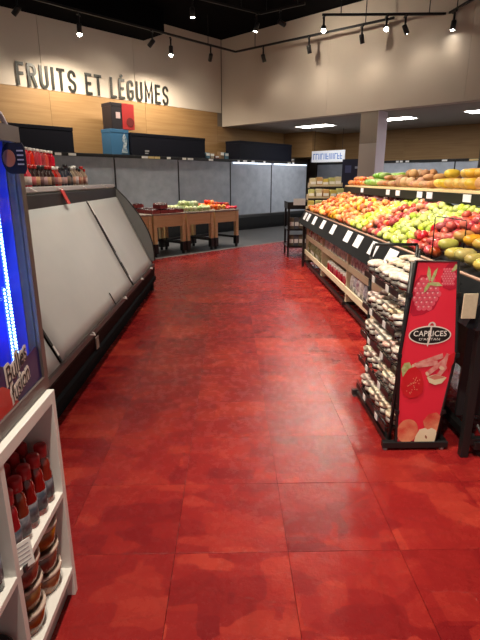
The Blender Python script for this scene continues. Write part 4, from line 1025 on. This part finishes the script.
# raspberries
def raspberry(cx_, cz_, rx, rz, clip):
    pr([q for q in disc(cx_, cz_, rx, rz, 22)] if not clip else clip, pm('rasp_base', (.50, .012, .04)), 'raspberry_print')
    bm = bmesh.new(); lay[0] += 1
    rr = rx*.195
    for j in range(7):
        for i in range(7):
            x_ = cx_ + (i-3)*rr*1.75 + (j % 2)*rr*.85; z_ = cz_ + (j-3)*rr*1.5
            if ((x_-cx_)/rx)**2 + ((z_-cz_)/rz)**2 > .82: continue
            if not (outl[0][0]+.004 < x_ < 1.245 - (.0)): continue
            if z_ > 1.12: continue
            vs2 = [bm.verts.new(bf(p, .0004+.00012*lay[0])) for p in disc(x_, z_, rr, rr, 10)]; bm.faces.new(vs2)
            vs3 = [bm.verts.new(bf(p, .0005+.00012*lay[0])) for p in disc(x_-rr*.3, z_+rr*.35, rr*.33, rr*.28, 6)]
            bm.faces.new(vs3).material_index = 1
    me = newmesh('drupelets', bm); me.materials.append(pm('rasp_bead', (.78, .10, .15))); me.materials.append(pm('rasp_glint', (.85, .42, .45)))
    lay[0] += 1
    link('drupelet_print', me, None, bn)
raspberry(1.082, .955, .088, .115, [(1.006, .98), (1.01, 1.02), (1.04, 1.06), (1.1, 1.06), (1.15, 1.0), (1.165, .93), (1.14, .87), (1.08, .84), (1.02, .83), (1.0, .85)])
raspberry(1.205, 1.05, .045, .07, [(1.16, 1.03), (1.17, 1.09), (1.20, 1.125), (1.25, 1.125), (1.256, 1.05), (1.262, .99), (1.22, .975), (1.18, .99)])
for leaf in ([(1.095, 1.02), (1.075, 1.06), (1.078, 1.11), (1.092, 1.09), (1.10, 1.05)], [(1.10, 1.03), (1.115, 1.08), (1.135, 1.10), (1.128, 1.06), (1.112, 1.02)], [(1.10, 1.02), (1.15, 1.02), (1.175, 1.0), (1.14, .998), (1.10, 1.005)], [(1.09, 1.02), (1.07, .99), (1.068, .96), (1.088, .98), (1.105, 1.01)],
             [(1.225, 1.10), (1.215, 1.075), (1.24, 1.085), (1.253, 1.11), (1.235, 1.12)]):
    pr(leaf, pm('leaf', (.32, .36, .10), (.55, .55, .28), 60), 'leaf_print')
# oval logo with writing
LC = (1.135, .72)
pr(disc(LC[0]+.005, LC[1]+.052, .024, .026, 18), pm('logo_pale', (.72, .62, .58)), 'logo_crest')
pr(disc(LC[0]+.005, LC[1]+.056, .012, .014, 14), pm('logo_red', (.5, .04, .05)), 'logo_crest_center')
pr(disc(*LC, .128, .055, 32), pm('logo_rim', (.78, .72, .66)), 'logo_rim')
pr(disc(*LC, .121, .048, 32), pm('logo_black', (.012, .01, .01)), 'logo_oval')
pr([(LC[0]-.002, LC[1]+.05), (LC[0]+.008, LC[1]+.05), (LC[0]+.006, LC[1]-.02), (LC[0]-.006, LC[1]-.068), (LC[0]-.012, LC[1]-.06)], pm('logo_pale', (.72, .62, .58)), 'spoon_print')
for txt, zz, wd, hh in (('CAPRICES', LC[1]-.006, .20, .032), ("D'ANTAN", LC[1]-.030, .125, .014)):
    lay[0] += 1
    me = text_mesh(txt, 1, 0, .012 if hh > .02 else 0, 1.05); fit_mesh(me, wd*.93, hh)
    for v in me.vertices: v.co.z = 0
    me.materials.append(pm('logo_text', (.85, .82, .78)))
    link('lettering', me, None, bn, loc=bf((LC[0], zz), .0006+.00012*lay[0]), rot=(math.pi/2, 0, 0))
# rhubarb sticks, strawberry, slice
for cx_, cz_, a, wd, hh in ((1.15, .57, R(20), .17, .03), (1.13, .545, R(8), .15, .028), (1.20, .53, R(40), .13, .03), (1.235, .50, R(55), .13, .028), (1.25, .565, R(70), .09, .035)):
    q = rot2([(cx_-wd/2, cz_-hh/2), (cx_+wd/2, cz_-hh/2), (cx_+wd/2, cz_+hh/2), (cx_-wd/2, cz_+hh/2)], cx_, cz_, a)
    pr(q, pm('rhubarb', (.62, .10, .11), (.78, .42, .36), 25), 'rhubarb_print')
    pr(rot2(disc(cx_-wd/2, cz_, hh*.3, hh/2, 12), cx_, cz_, a), pm('rhubarb_cut', (.75, .55, .38)), 'rhubarb_cut_print')
pr([(1.0, .47), (.985, .52), (1.0, .555), (1.03, .56), (1.05, .53), (1.04, .50), (1.02, .47)], pm('leaf', (.32, .36, .10)), 'leaf_print')
pr([(1.03, .52), (1.07, .535), (1.11, .50), (1.135, .44), (1.14, .38), (1.11, .345), (1.06, .335), (1.02, .36), (.995, .41), (1.0, .47)], pm('strawberry', (.66, .02, .03), (.58, .012, .02), 12), 'strawberry_print')
bm = bmesh.new(); lay[0] += 1
for i in range(26):
    a, q = random.uniform(0, 6.28), random.uniform(.1, .85)
    x_, z_ = 1.068 + .055*q*math.cos(a), .425 + .075*q*math.sin(a)
    bm.faces.new([bm.verts.new(bf(p, .0006+.00012*lay[0])) for p in disc(x_, z_, .0022, .004, 6)])
me = newmesh('seeds', bm); me.materials.append(pm('seed', (.8, .35, .22))); link('seed_print', me, None, bn)
pr([(1.15, .47), (1.17, .435), (1.21, .42), (1.25, .43), (1.275, .465), (1.24, .475), (1.2, .485)], pm('slice', (.74, .62, .36), (.8, .72, .5), 20), 'slice_print')
pr([(1.16, .468), (1.2, .452), (1.265, .464), (1.24, .474), (1.2, .483)], pm('slice_flesh', (.62, .22, .16)), 'slice_print')
pr([(1.262, .60), (1.30, .62), (1.302, .56), (1.28, .50), (1.258, .54)], pm('strawberry', (.66, .02, .03)), 'strawberry_print')
# apples at the foot
pr(disc(1.075, .125, .07, .078, 24)[:], pm('apple_print', (.62, .03, .03), (.88, .40, .22), 10), 'apple_print')
pr([(1.17, .19), (1.20, .235), (1.25, .245), (1.284, .22), (1.28, .12), (1.24, .12), (1.19, .14)], pm('apple_print', (.62, .05, .04)), 'apple_print')
pr([(1.13, .038), (1.135, .09), (1.155, .135), (1.19, .145), (1.21, .135), (1.235, .145), (1.268, .13), (1.278, .09), (1.274, .038)], pm('apple_flesh', (.82, .74, .5), (.86, .8, .6), 12), 'apple_half_print')
pr(rot2(disc(1.207, .085, .006, .013, 10), 1.207, .085, .5), pm('apple_seed', (.25, .10, .04)), 'seed_print')
# cable on the floor beside the stand
tag(tube('power_cable', [(1.36, 2.36, .25), (1.42, 2.33, .12), (1.52, 2.31, .05), (1.68, 2.30, .012), (2.0, 2.28, .008), (2.4, 2.25, .008)], .007, BLACKP, None, 6), 'thin black cable curving to floor at near end of produce stand', 'cable')
